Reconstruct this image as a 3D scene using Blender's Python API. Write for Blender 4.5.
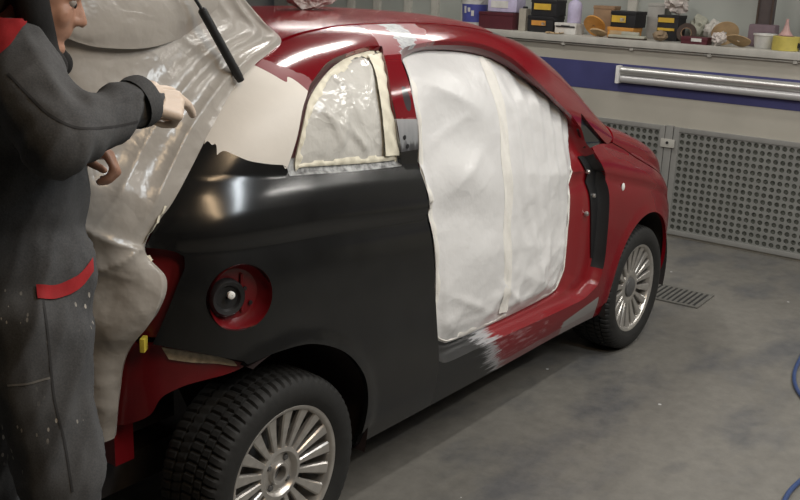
import bpy, bmesh, math, random
import numpy as np
from mathutils import Vector, Matrix, noise
from mathutils.geometry import delaunay_2d_cdt
from mathutils.bvhtree import BVHTree

random.seed(7)
rng = np.random.default_rng(7)
S = bpy.context.scene
COL = S.collection
for o in list(bpy.data.objects):
    bpy.data.objects.remove(o)

# ------------------------------------------------------------------ camera, world, lights, exposure
cam_d = bpy.data.cameras.new('camera')
cam = bpy.data.objects.new('camera', cam_d)
COL.objects.link(cam)
_f = Vector((0.77158695, 0.57423009, -0.27370308))
_r = Vector((0.60474328, -0.795625, 0.03558679))
_u = Vector((0.19733001, 0.1929784, 0.96115566))
cam.matrix_world = Matrix(((_r.x, _u.x, -_f.x, -1.7789), (_r.y, _u.y, -_f.y, -2.4710), (_r.z, _u.z, -_f.z, 1.6476), (0, 0, 0, 1)))
cam_d.sensor_fit = 'HORIZONTAL'
cam_d.sensor_width = 36.0
cam_d.lens = 977.63 / 800 * 36.0
cam_d.clip_start = 0.05
S.camera = cam

W = bpy.data.worlds.new('world')
S.world = W
W.use_nodes = True
W.node_tree.nodes['Background'].inputs[0].default_value = (0.75, 0.8, 0.9, 1)
W.node_tree.nodes['Background'].inputs[1].default_value = 0.10

S.view_settings.view_transform = 'Standard'
S.view_settings.look = 'None'
S.view_settings.exposure = 0.0
S.view_settings.gamma = 1.0
S.view_settings.use_curve_mapping = False

def area(name, loc, size, power, col, rot=(0, 0, 0)):
    d = bpy.data.lights.new(name, 'AREA')
    d.shape = 'RECTANGLE'
    d.size, d.size_y = size
    d.energy = power
    d.color = col
    o = bpy.data.objects.new(name, d)
    o.location = loc
    o.rotation_euler = rot
    COL.objects.link(o)
    return o

NEUT = (1.0, 0.965, 0.91)
COOL = (0.88, 0.95, 1.0)
WARM = (1.0, 0.72, 0.44)
# fluorescent ceiling fittings (x, y, yaw, power, colour); their housings are built further down
FITTINGS = [(-0.62, -3.0, math.pi / 2, 30, WARM), (0.32, -3.0, math.pi / 2, 50, COOL),
            (2.3, -3.35, 0.0, 40, NEUT), (3.75, -2.3, math.pi / 2, 26, NEUT),
            (1.75, 0.10, 0.45, 30, NEUT), (1.3, -1.75, 0.0, 28, NEUT), (-1.0, 1.9, 0.0, 12, NEUT), (3.4, 1.4, math.pi / 2, 26, NEUT)]  # weak fitting behind the car is added to shine through the rear film
CEIL = 3.0
for (x, y, a, pw, c) in FITTINGS:
    area('ceiling_lamp_light', (x, y, CEIL - 0.125), (2.1 if a > 1 else 1.5, 0.13), pw, c, (0, 0, a))

# ------------------------------------------------------------------ helpers
def tag(o, label=None, cat=None, group=None, kind=None):
    if label: o['label'] = label
    if cat: o['category'] = cat
    if group: o['group'] = group
    if kind: o['kind'] = kind
    return o

def empty(name, loc=(0, 0, 0), rz=0.0):
    o = bpy.data.objects.new(name, None)
    o.location = loc
    o.rotation_euler = (0, 0, rz)
    o.empty_display_size = 0.1
    COL.objects.link(o)
    return o

def setparent(o, parent):
    if parent is not None:
        o.parent = parent
    return o

def mobj(name, verts, faces, mat=None, parent=None, smooth=True, normals=None, sharp=None):
    me = bpy.data.meshes.new(name)
    me.from_pydata([tuple(map(float, v)) for v in verts], [], [tuple(map(int, f)) for f in faces])
    me.update()
    if smooth:
        me.polygons.foreach_set('use_smooth', [True] * len(me.polygons))
        if sharp is not None:
            me.set_sharp_from_angle(angle=math.radians(sharp))
    if normals is not None:
        me.normals_split_custom_set_from_vertices([tuple(map(float, n)) for n in normals])
    if mat is not None:
        me.materials.append(mat)
    o = bpy.data.objects.new(name, me)
    COL.objects.link(o)
    return setparent(o, parent)

class MB:
    """collects shapes for one mesh"""
    def __init__(self):
        self.v, self.f = [], []
    def add(self, vs, fs):
        b = len(self.v)
        self.v += [tuple(map(float, q)) for q in vs]
        self.f += [tuple(int(i) + b for i in f) for f in fs]
        return self
    def box(self, c, s, rz=0.0, M=None, bev=0.0):
        x, y, z = s[0] / 2, s[1] / 2, s[2] / 2
        if bev > 0:
            bm = bmesh.new()
            bmesh.ops.create_cube(bm, size=1.0, matrix=Matrix.Diagonal((s[0], s[1], s[2], 1)))
            bmesh.ops.bevel(bm, geom=bm.edges[:], offset=bev, segments=2, profile=0.7, affect='EDGES')
            pts = [v.co.copy() for v in bm.verts]
            bm.verts.index_update()
            fs = [[v.index for v in f.verts] for f in bm.faces]
            bm.free()
        else:
            pts = [Vector((i * x, j * y, k * z)) for i in (-1, 1) for j in (-1, 1) for k in (-1, 1)]
            fs = [(0, 1, 3, 2), (4, 6, 7, 5), (0, 4, 5, 1), (2, 3, 7, 6), (0, 2, 6, 4), (1, 5, 7, 3)]
        R = M if M is not None else Matrix.Rotation(rz, 3, 'Z')
        return self.add([R @ q + Vector(c) for q in pts], fs)
    def lathe(self, prof, M=None, n=48, c=(0, 0, 0), close=False, a0=0.0, a1=2 * math.pi):
        """prof: list of (axial, radius) ; axis = local Z, then M, then c"""
        full = abs(a1 - a0 - 2 * math.pi) < 1e-6
        m = n if full else n + 1
        pts = []
        for k in range(m):
            a = a0 + (a1 - a0) * k / n
            for (h, r) in prof:
                pts.append(Vector((r * math.cos(a), r * math.sin(a), h)))
        L = len(prof)
        fs = []
        for k in range(n):
            k2 = (k + 1) % m
            for i in range(L - 1):
                fs.append((k * L + i, k2 * L + i, k2 * L + i + 1, k * L + i + 1))
            if close:
                fs.append((k * L + L - 1, k2 * L + L - 1, k2 * L, k * L))
        if M is None: M = Matrix.Identity(3)
        return self.add([M @ q + Vector(c) for q in pts], fs)
    def tube(self, path, r, n=10, caps=True):
        path = [Vector(q) for q in path]
        rs = r if isinstance(r, (list, tuple)) else [r] * len(path)
        vs, fs = [], []
        up = Vector((0, 0, 1))
        pt = None
        for i, q in enumerate(path):
            t = (path[min(i + 1, len(path) - 1)] - path[max(i - 1, 0)]).normalized()
            if pt is None:
                a = up if abs(t.dot(up)) < 0.9 else Vector((1, 0, 0))
                s = t.cross(a).normalized()
            else:
                s = (s - t * s.dot(t)).normalized()
            pt = t
            w = t.cross(s)
            for k in range(n):
                an = 2 * math.pi * k / n
                vs.append(q + (s * math.cos(an) + w * math.sin(an)) * rs[i])
        for i in range(len(path) - 1):
            for k in range(n):
                k2 = (k + 1) % n
                fs.append((i * n + k, i * n + k2, (i + 1) * n + k2, (i + 1) * n + k))
        if caps:
            fs.append(tuple(range(n))[::-1])
            fs.append(tuple((len(path) - 1) * n + k for k in range(n)))
        return self.add(vs, fs)
    def ell(self, c, r, M=None, n=20, m=12):
        vs, fs = [], []
        for j in range(m + 1):
            th = math.pi * j / m
            for k in range(n):
                a = 2 * math.pi * k / n
                vs.append(Vector((r[0] * math.sin(th) * math.cos(a), r[1] * math.sin(th) * math.sin(a), r[2] * math.cos(th))))
        for j in range(m):
            for k in range(n):
                k2 = (k + 1) % n
                fs.append((j * n + k, (j + 1) * n + k, (j + 1) * n + k2, j * n + k2))
        M = M or Matrix.Identity(3)
        return self.add([M @ q + Vector(c) for q in vs], fs)
    def caps(self, p0, p1, r0, r1, n=16):
        """tapered capsule"""
        p0, p1 = Vector(p0), Vector(p1)
        t = (p1 - p0).normalized()
        path, rs = [], []
        for k in range(5):
            a = math.pi / 2 * k / 5
            path.append(p0 - t * r0 * math.cos(a) * 0.999); rs.append(max(r0 * math.sin(a), r0 * 0.05))
        path.append(p0); rs.append(r0)
        path.append(p1); rs.append(r1)
        for k in range(1, 6):
            a = math.pi / 2 * k / 5
            path.append(p1 + t * r1 * math.sin(a) * 0.999); rs.append(max(r1 * math.cos(a), r1 * 0.05))
        return self.tube(path, rs, n)
    def grid(self, pts):
        """pts[i][j] -> quads"""
        n, m = len(pts), len(pts[0])
        return self.add([q for row in pts for q in row], [(i * m + j, (i + 1) * m + j, (i + 1) * m + j + 1, i * m + j + 1) for i in range(n - 1) for j in range(m - 1)])
    def build(self, name, mat=None, parent=None, smooth=True, sharp=35):
        return mobj(name, self.v, self.f, mat, parent, smooth, None, sharp)

def catmull(pts, per=8, closed=False):
    P_ = [np.array(q, float) for q in pts]
    n = len(P_)
    if n < 3 and not closed:
        return [tuple(P_[0] + (P_[1] - P_[0]) * t) for t in np.linspace(0, 1, per + 1)]
    out = []
    rngn = n if closed else n - 1
    for i in range(rngn):
        if closed:
            a, b, c, d = P_[(i - 1) % n], P_[i], P_[(i + 1) % n], P_[(i + 2) % n]
        else:
            b, c = P_[i], P_[i + 1]
            a = P_[i - 1] if i > 0 else 2 * b - c
            d = P_[i + 2] if i + 2 < n else 2 * c - b
        # centripetal-ish: plain Catmull-Rom with tension
        for k in range(per):
            t = k / per
            out.append(tuple(0.5 * ((2 * b) + (-a + c) * t + (2 * a - 5 * b + 4 * c - d) * t * t + (-a + 3 * b - 3 * c + d) * t ** 3)))
    if not closed:
        out.append(tuple(P_[-1]))
    return out

def resample(pts, n, closed=True):
    A = np.array(pts, float)
    if closed:
        A = np.vstack([A, A[:1]])
    s = np.concatenate([[0], np.cumsum(np.linalg.norm(np.diff(A, axis=0), axis=1))])
    t = np.linspace(0, s[-1], n + 1)[:-1] if closed else np.linspace(0, s[-1], n)
    return np.stack([np.interp(t, s, A[:, k]) for k in range(A.shape[1])], 1)

# ------------------------------------------------------------------ materials
def nt_mat(name):
    m = bpy.data.materials.new(name)
    m.use_nodes = True
    t = m.node_tree
    b = t.nodes['Principled BSDF']
    return m, t, b

def lk(t, a, b):
    t.links.new(a, b)

def texco(t, kind='Object', scale=None):
    c = t.nodes.new('ShaderNodeTexCoord')
    out = c.outputs[kind]
    if scale is not None:
        mp = t.nodes.new('ShaderNodeMapping')
        mp.inputs['Scale'].default_value = scale
        lk(t, out, mp.inputs['Vector'])
        out = mp.outputs['Vector']
    return out

def tnoise(t, vec, scale, detail=4, rough=0.55):
    n = t.nodes.new('ShaderNodeTexNoise')
    n.inputs['Scale'].default_value = scale
    n.inputs['Detail'].default_value = detail
    n.inputs['Roughness'].default_value = rough
    lk(t, vec, n.inputs['Vector'])
    return n.outputs['Fac']

def ramp(t, fac, stops, interp='LINEAR'):
    r = t.nodes.new('ShaderNodeValToRGB')
    cr = r.color_ramp
    cr.interpolation = interp
    while len(cr.elements) < len(stops):
        cr.elements.new(0.5)
    for e, (p, c) in zip(cr.elements, stops):
        e.position = p
        e.color = c if len(c) == 4 else (*c, 1)
    lk(t, fac, r.inputs['Fac'])
    return r.outputs['Color']

def mixc(t, fac, a, b, mode='MIX'):
    m = t.nodes.new('ShaderNodeMix')
    m.data_type = 'RGBA'
    m.blend_type = mode
    if isinstance(fac, (int, float)): m.inputs[0].default_value = fac
    else: lk(t, fac, m.inputs[0])
    for i, v in ((6, a), (7, b)):
        if isinstance(v, tuple): m.inputs[i].default_value = v if len(v) == 4 else (*v, 1)
        else: lk(t, v, m.inputs[i])
    return m.outputs[2]

def mth(t, op, a, b=None, c=None, clamp=False):
    m = t.nodes.new('ShaderNodeMath')
    m.operation = op
    m.use_clamp = clamp
    for i, v in enumerate((a, b, c)):
        if v is None: continue
        if isinstance(v, (int, float)): m.inputs[i].default_value = v
        else: lk(t, v, m.inputs[i])
    return m.outputs[0]

def bump(t, b, height, strength=0.3, dist=0.01):
    n = t.nodes.new('ShaderNodeBump')
    n.inputs['Strength'].default_value = strength
    n.inputs['Distance'].default_value = dist
    lk(t, height, n.inputs['Height'])
    lk(t, n.outputs['Normal'], b.inputs['Normal'])

def simple(name, col, rough=0.5, metal=0.0, var=0.12, scale=20, bmp=0.0, bscale=60, coat=0.0, spec=0.5, kind='Object'):
    m, t, b = nt_mat(name)
    v = texco(t, kind)
    n = tnoise(t, v, scale)
    d = tuple(max(0, c * (1 - var)) for c in col)
    l = tuple(min(1, c * (1 + var)) for c in col)
    lk(t, ramp(t, n, [(0.3, d), (0.7, l)]), b.inputs['Base Color'])
    b.inputs['Roughness'].default_value = rough
    b.inputs['Metallic'].default_value = metal
    b.inputs['Specular IOR Level'].default_value = spec
    if coat:
        b.inputs['Coat Weight'].default_value = coat
        b.inputs['Coat Roughness'].default_value = 0.06
    if bmp:
        bump(t, b, tnoise(t, v, bscale, 6), bmp, 0.004)
    return m

M = {}
RED = (0.160, 0.0030, 0.008)
M['red'] = simple('red_paint', RED, 0.20, 0, 0.06, 8, coat=0.10, spec=0.20)
M['red_inner'] = simple('red_paint_dull', (0.14, 0.004, 0.007), 0.35, 0, 0.15, 15, coat=0.3)
M['red_dusty'] = simple('red_paint_sanded', (0.24, 0.035, 0.045), 0.6, 0, 0.15, 25)
M['black'] = simple('black_primer', (0.0075, 0.0078, 0.0080), 0.20, 0, 0.2, 14, bmp=0.015, bscale=220, spec=0.6)
M['filler'] = simple('white_filler', (0.70, 0.66, 0.60), 0.55, 0, 0.04, 9, bmp=0.25, bscale=14)
M['grey_metal'] = simple('bare_grey_metal', (0.30, 0.31, 0.32), 0.42, 0.5, 0.35, 40, bmp=0.2, bscale=90)
M['dark_liner'] = simple('dark_liner', (0.018, 0.014, 0.013), 0.85, 0, 0.3, 20)
M['tyre'] = simple('tyre_rubber', (0.0105, 0.0105, 0.010), 0.75, 0, 0.25, 40, bmp=0.15, bscale=120)
M['alloy'] = simple('alloy', (0.52, 0.50, 0.47), 0.30, 0.75, 0.12, 30)
M['alloy_dark'] = simple('dark_alloy_barrel', (0.14, 0.135, 0.13), 0.5, 0.6, 0.2, 30)  # dark silver of the drum behind the spokes
M['cap'] = simple('wheel_cap_grey', (0.10, 0.10, 0.10), 0.4, 0.2)
M['steel'] = simple('zinc_steel', (0.55, 0.54, 0.52), 0.3, 0.9, 0.1, 60)
M['rubber_and_shade'] = simple('black_rubber_and_shade', (0.012, 0.012, 0.013), 0.5)  # also the painted shade in the gap beside the fender
M['glass_and_shade'] = simple('dark_glass_and_shade', (0.010, 0.012, 0.013), 0.08, 0, 0.1, 5, spec=0.6)  # also the painted shade in the windscreen pillar gap
M['tape'] = simple('masking_tape', (0.72, 0.68, 0.55), 0.6, 0, 0.07, 40, bmp=0.25, bscale=60)
M['yellow_tape'] = simple('yellow_tape', (0.62, 0.50, 0.06), 0.5)
M['rust'] = simple('sealer_and_rust', (0.42, 0.36, 0.27), 0.8, 0, 0.4, 45, bmp=0.5, bscale=70)
M['white_plastic'] = simple('white_plastic', (0.80, 0.80, 0.78), 0.35)

def film_mat(name, col, trans=0.25, rough=0.28, bs=0.25, bsc=26):
    m, t, b = nt_mat(name)
    v = texco(t)
    n = tnoise(t, v, 5, 3)
    lk(t, ramp(t, n, [(0.3, tuple(c * 0.9 for c in col)), (0.7, col)]), b.inputs['Base Color'])
    b.inputs['Roughness'].default_value = rough
    b.inputs['Specular IOR Level'].default_value = 0.6
    vo = t.nodes.new('ShaderNodeTexVoronoi')
    vo.inputs['Scale'].default_value = bsc
    vo.distance = 'MANHATTAN'
    lk(t, mixc(t, 0.25, v, tnoise_col(t, v, 6)), vo.inputs['Vector'])
    h = mth(t, 'ADD', mth(t, 'MULTIPLY', vo.outputs['Distance'], 0.6), tnoise(t, v, 14, 3))
    bump(t, b, h, bs, 0.02)
    tr = t.nodes.new('ShaderNodeBsdfTranslucent')
    tr.inputs['Color'].default_value = (*col, 1)
    mx = t.nodes.new('ShaderNodeMixShader')
    mx.inputs[0].default_value = trans
    out = t.nodes['Material Output']
    lk(t, b.outputs[0], mx.inputs[1]); lk(t, tr.outputs[0], mx.inputs[2]); lk(t, mx.outputs[0], out.inputs[0])
    return m

def tnoise_col(t, vec, scale):
    n = t.nodes.new('ShaderNodeTexNoise')
    n.inputs['Scale'].default_value = scale
    lk(t, vec, n.inputs['Vector'])
    return n.outputs['Color']

M['film'] = film_mat('milky_masking_film', (0.76, 0.755, 0.745), 0.08, 0.32, 0.22, 6)
M['film_win'] = film_mat('glossy_masking_film', (0.68, 0.665, 0.62), 0.10, 0.18, 0.3, 16)
M['film_rear'] = film_mat('beige_masking_film', (0.46, 0.43, 0.39), 0.15, 0.24, 0.24, 9)
M['paper'] = film_mat('crumpled_paper', (0.72, 0.66, 0.62), 0.1, 0.6, 0.5, 40)

def sill_mat():
    """black primer at the rear, ground-back grey streaks at the joint, red towards the front, grey stone-chip patch low at the front"""
    m, t, b = nt_mat('sill_paint')
    v = texco(t)
    sx = t.nodes.new('ShaderNodeSeparateXYZ'); lk(t, v, sx.inputs[0])
    X, Z = sx.outputs['X'], sx.outputs['Z']
    streak = tnoise(t, texco(t, 'Object', (5, 70, 110)), 1.0, 6, 0.75)
    st = mth(t, 'MULTIPLY_ADD', streak, 0.46, -0.23)
    xx = mth(t, 'ADD', X, st)
    # the joint leans: further forward low down
    xx = mth(t, 'ADD', xx, mth(t, 'MULTIPLY', mth(t, 'SUBTRACT', Z, 0.38), 0.9))
    c = ramp(t, mth(t, 'SUBTRACT', xx, 0.5), [(0.47, (0.011, 0.0115, 0.012)), (0.50, (0.25, 0.25, 0.26)), (0.535, (0.34, 0.34, 0.35)), (0.565, RED), (1, RED)])
    # sanded haze on the red
    hz = tnoise(t, texco(t, 'Object', (5, 30, 40)), 1.6, 4, 0.7)
    hzm = mth(t, 'MULTIPLY', ramp(t, hz, [(0.52, (0, 0, 0)), (0.66, (1, 1, 1))]), mth(t, 'GREATER_THAN', xx, 1.08))
    hzm = mth(t, 'MULTIPLY', hzm, mth(t, 'LESS_THAN', X, 1.45))
    c = mixc(t, mth(t, 'MULTIPLY', hzm, 0.55), c, (0.36, 0.22, 0.23))
    # grey lower front patch
    g = mth(t, 'MULTIPLY', mth(t, 'GREATER_THAN', mth(t, 'ADD', X, mth(t, 'MULTIPLY', st, 0.25)), 1.60), mth(t, 'LESS_THAN', Z, mth(t, 'MULTIPLY_ADD', X, 0.13, 0.105)))
    c = mixc(t, g, c, (0.24, 0.225, 0.22))
    g2 = mth(t, 'MULTIPLY', mth(t, 'GREATER_THAN', X, 1.12), mth(t, 'LESS_THAN', mth(t, 'ADD', Z, mth(t, 'MULTIPLY', st, 0.05)), 0.285))
    c = mixc(t, mth(t, 'MULTIPLY', g2, 0.55), c, (0.17, 0.12, 0.12))
    lk(t, c, b.inputs['Base Color'])
    b.inputs['Roughness'].default_value = 0.36
    return m
M['sill'] = sill_mat()

def frame_mat():
    """red side frame with sanded haze beside the white filler and a bare grey patch on the rail above the centre pillar"""
    m, t, b = nt_mat('side_frame_paint')
    v = texco(t)
    sx = t.nodes.new('ShaderNodeSeparateXYZ'); lk(t, v, sx.inputs[0])
    X, Y, Z = sx.outputs
    n = tnoise(t, v, 28, 4, 0.65)
    nn = mth(t, 'MULTIPLY_ADD', n, 0.10, -0.05)
    # grey patch: x near .77, z > 1.425
    d = mth(t, 'ABSOLUTE', mth(t, 'SUBTRACT', mth(t, 'ADD', X, nn), mth(t, 'MULTIPLY_ADD', mth(t, 'SUBTRACT', Z, 1.45), 1.6, 0.775)))
    rail = mth(t, 'GREATER_THAN', Z, 1.405)
    g = mth(t, 'MULTIPLY', mth(t, 'LESS_THAN', d, 0.050), rail)
    hz = mth(t, 'MULTIPLY', mth(t, 'LESS_THAN', mth(t, 'ADD', d, nn), 0.145), rail)
    # haze next to the filler: in front of a slanted line
    e = mth(t, 'SUBTRACT', Z, mth(t, 'MULTIPLY_ADD', X, -0.62, 1.475))
    hz2 = mth(t, 'MULTIPLY', mth(t, 'LESS_THAN', mth(t, 'ADD', e, mth(t, 'MULTIPLY', nn, 0.25)), 0.012), mth(t, 'LESS_THAN', X, 0.2))
    c = mixc(t, mth(t, 'MULTIPLY', mth(t, 'MAXIMUM', hz, hz2), 0.55), (*RED, 1), (0.27, 0.085, 0.095, 1))
    c = mixc(t, g, c, ramp(t, tnoise(t, v, 60, 3), [(0.35, (0.26, 0.27, 0.28)), (0.65, (0.42, 0.43, 0.44))]))
    # chipped dark oval and white runs on the centre pillar
    pil = mth(t, 'MULTIPLY', mth(t, 'GREATER_THAN', X, 0.45), mth(t, 'LESS_THAN', Z, 1.375))
    pil = mth(t, 'MULTIPLY', pil, mth(t, 'LESS_THAN', X, 0.75))
    ov = mth(t, 'ADD', mth(t, 'POWER', mth(t, 'DIVIDE', mth(t, 'SUBTRACT', X, 0.565), 0.017), 2.0), mth(t, 'POWER', mth(t, 'DIVIDE', mth(t, 'SUBTRACT', Z, 1.285), 0.036), 2.0))
    c = mixc(t, mth(t, 'MULTIPLY', pil, mth(t, 'LESS_THAN', mth(t, 'ADD', ov, mth(t, 'MULTIPLY', nn, 4.0)), 1.0)), c, (0.05, 0.04, 0.045, 1))
    low = mth(t, 'MULTIPLY', pil, mth(t, 'LESS_THAN', mth(t, 'ADD', Z, mth(t, 'MULTIPLY', nn, 0.35)), 1.232))
    c = mixc(t, mth(t, 'MULTIPLY', low, 0.7), c, (0.34, 0.10, 0.11, 1))
    lk(t, c, b.inputs['Base Color'])
    rg = mixc(t, mth(t, 'MAXIMUM', mth(t, 'MAXIMUM', hz, hz2), g), (0.13, 0.13, 0.13, 1), (0.5, 0.5, 0.5, 1))
    lk(t, rg, b.inputs['Roughness'])
    b.inputs['Coat Weight'].default_value = 0.4
    b.inputs['Coat Roughness'].default_value = 0.08
    return m
M['frame'] = frame_mat()

def pillar_base_mat():
    m, t, b = nt_mat('ground_back_pillar')
    v = texco(t)
    sx = t.nodes.new('ShaderNodeSeparateXYZ'); lk(t, v, sx.inputs[0])
    z = mth(t, 'ADD', sx.outputs['Z'], mth(t, 'MULTIPLY_ADD', tnoise(t, texco(t, 'Object', (60, 60, 14)), 1, 4), 0.10, -0.05))
    c = ramp(t, mth(t, 'MULTIPLY', mth(t, 'SUBTRACT', z, 1.10), 8.0), [(0.0, (0.012, 0.012, 0.013)), (0.35, (0.09, 0.09, 0.095)), (0.5, (0.30, 0.31, 0.32)), (1.0, (0.42, 0.42, 0.43))])
    lk(t, c, b.inputs['Base Color'])
    b.inputs['Roughness'].default_value = 0.4
    b.inputs['Metallic'].default_value = 0.3
    return m
M['pillar_base'] = pillar_base_mat()

def concrete():
    m, t, b = nt_mat('concrete_floor')
    v = texco(t)
    a = tnoise(t, v, 0.9, 6, 0.6)
    c = ramp(t, a, [(0.25, (0.095, 0.090, 0.079)), (0.5, (0.138, 0.132, 0.117)), (0.75, (0.178, 0.170, 0.150))])
    bl = tnoise(t, texco(t, 'Object', (0.8, 1.5, 1)), 1.7, 5, 0.6)
    c = mixc(t, ramp(t, bl, [(0.50, (0, 0, 0)), (0.66, (1, 1, 1))]), c, (0.068, 0.073, 0.082))
    fl = tnoise(t, v, 16, 5, 0.7)
    c = mixc(t, 0.35, c, ramp(t, fl, [(0.3, (0.088, 0.084, 0.076)), (0.7, (0.21, 0.20, 0.18))]))
    sp = t.nodes.new('ShaderNodeTexVoronoi'); sp.inputs['Scale'].default_value = 5.0; lk(t, v, sp.inputs['Vector'])
    c = mixc(t, mth(t, 'LESS_THAN', sp.outputs['Distance'], 0.035), c, (0.5, 0.5, 0.5))
    lk(t, c, b.inputs['Base Color'])
    lk(t, ramp(t, bl, [(0.4, (0.62, 0.62, 0.62)), (0.7, (0.42, 0.42, 0.42))]), b.inputs['Roughness'])
    bump(t, b, tnoise(t, v, 45, 6), 0.12, 0.004)
    return m
M['floor'] = concrete()
M['dark_wall'] = simple('dark_room_wall', (0.10, 0.095, 0.09), 0.8, 0, 0.08, 2)
M['wall'] = simple('cream_wall_paint', (0.42, 0.40, 0.345), 0.6, 0, 0.08, 3, bmp=0.06, bscale=40)
M['stripe'] = simple('blue_wall_paint', (0.055, 0.058, 0.17), 0.5, 0, 0.12, 5)
M['ledge'] = simple('ledge_paint', (0.46, 0.45, 0.41), 0.55, 0, 0.10, 12, bmp=0.1)
M['room'] = simple('grey_room_wall', (0.30, 0.295, 0.275), 0.7, 0, 0.08, 2)
M['ceil'] = simple('ceiling_paint', (0.55, 0.55, 0.53), 0.8, 0, 0.04, 2)
M['pane'] = simple('frosted_window_pane', (0.40, 0.42, 0.39), 0.35, 0, 0.12, 1.2)
M['winframe'] = simple('window_frame_grey', (0.52, 0.51, 0.46), 0.5)
M['grille'] = simple('galvanised_plate', (0.26, 0.265, 0.25), 0.5, 0.25, 0.10, 14)
M['grille_frame'] = simple('galvanised_frame', (0.30, 0.30, 0.285), 0.5, 0.25, 0.08, 10)
M['filter'] = simple('dusty_filter', (0.10, 0.105, 0.09), 0.9, 0, 0.5, 70)

# ------------------------------------------------------------------ setting
WO = Vector((4.41195, -0.47719, 0.0)); E1 = Vector((-0.013565, -0.999908, 0)); E2 = Vector((0.999908, -0.013565, 0))
WROT = Matrix(((E1.x, E2.x, 0), (E1.y, E2.y, 0), (0, 0, 1)))     # local (along, into wall, up)
def WL(a, d, z): return WO + E1 * a + E2 * d + Vector((0, 0, z))

def wbox(mb, a0, a1, d0, d1, z0, z1, bev=0.0):
    return mb.box(WL((a0 + a1) / 2, (d0 + d1) / 2, (z0 + z1) / 2), (abs(a1 - a0), abs(d1 - d0), abs(z1 - z0)), M=WROT, bev=bev)

floor = MB().box((0.6, -0.4, -0.05), (9.4, 9.6, 0.1)).build('floor', M['floor'], smooth=False); tag(floor, 'stained grey concrete workshop floor', kind='structure')
ceiling = MB().box((0.6, -0.4, CEIL + 0.05), (9.4, 9.6, 0.1)).build('ceiling', M['ceil'], smooth=False); tag(ceiling, 'pale workshop ceiling', kind='structure')
wall = wbox(MB(), -4.6, 4.6, 0, 0.55, 0, 1.235).build('wall_back', M['wall'], smooth=False); tag(wall, 'cream low wall with a blue painted band under the ledge', kind='structure')
wbox(MB(), -4.6, 4.6, -0.003, 0.01, 0.922, 1.106).build('painted_stripe', M['stripe'], wall, smooth=False)
trim = wbox(MB(), -4.6, 4.6, -0.035, 0.55, 1.222, 1.268, bev=0.008).build('trim_1', M['ledge']); tag(trim, 'pale ledge on top of the low wall', kind='structure')
mb = MB().tube([WL(-4.5, -0.012, 1.213), WL(4.5, -0.012, 1.213)], 0.007, 8); mb.build('cable_conduit', M['ledge'], trim)
for a in (-2.3, -1.82, -1.27, -0.76, -0.23, 0.30, 0.85):
    wbox(MB(), a - 0.012, a + 0.012, -0.026, 0.002, 1.200, 1.222, bev=0.003).build('cable_clip', M['ledge'], trim)
upper = wbox(MB(), -4.6, 4.6, 0.50, 0.62, 1.26, CEIL).build('wall_upper', M['room'], smooth=False); tag(upper, 'grey upper wall behind the ledge', kind='structure')
# glazing behind the ledge
win = wbox(MB(), -4.4, 1.6, 0.470, 0.490, 1.27, 2.2).build('window_1', M['pane'], smooth=False); tag(win, 'dusty glazed strip behind the ledge', kind='structure')
for a in (-4.2, -3.62, -3.33, -3.0, -2.72, -2.42, -1.0, 1.0):
    wbox(MB(), a - 0.035, a + 0.035, 0.44, 0.48, 1.27, 2.2, bev=0.006).build('window_frame', M['winframe'], win)
for nm, c, s in (('wall_left', (0.6, 4.45, 1.5), (9.4, 0.1, 3.0)), ('wall_right', (0.6, -5.25, 1.5), (9.4, 0.1, 3.0)), ('wall_rear', (-4.15, -0.4, 1.5), (0.1, 9.6, 3.0))):
    tag(MB().box(c, s).build(nm, M['room'] if nm == 'wall_left' else M['dark_wall'], smooth=False), 'plain grey workshop wall', kind='structure')

# ceiling fluorescent fittings
for i, (x, y, a, pw, c) in enumerate(FITTINGS):
    f = empty('ceiling_light', (x, y, CEIL), a)
    tag(f, 'long fluorescent fitting on the workshop ceiling', 'lamp', 'fluorescent fittings on the ceiling')
    mb = MB(); hl = 1.075 if a > 1 else 0.775; mb.box((0, 0, -0.03), (2 * hl, 0.30, 0.06), bev=0.01); mb.build('housing', M['white_plastic'], f)
    for sy in (-0.06, 0.06):
        MB().tube([(-hl + .03, sy, -0.085), (hl - .03, sy, -0.085)], 0.013, 10).build('tube', M['white_plastic'], f)

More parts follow.
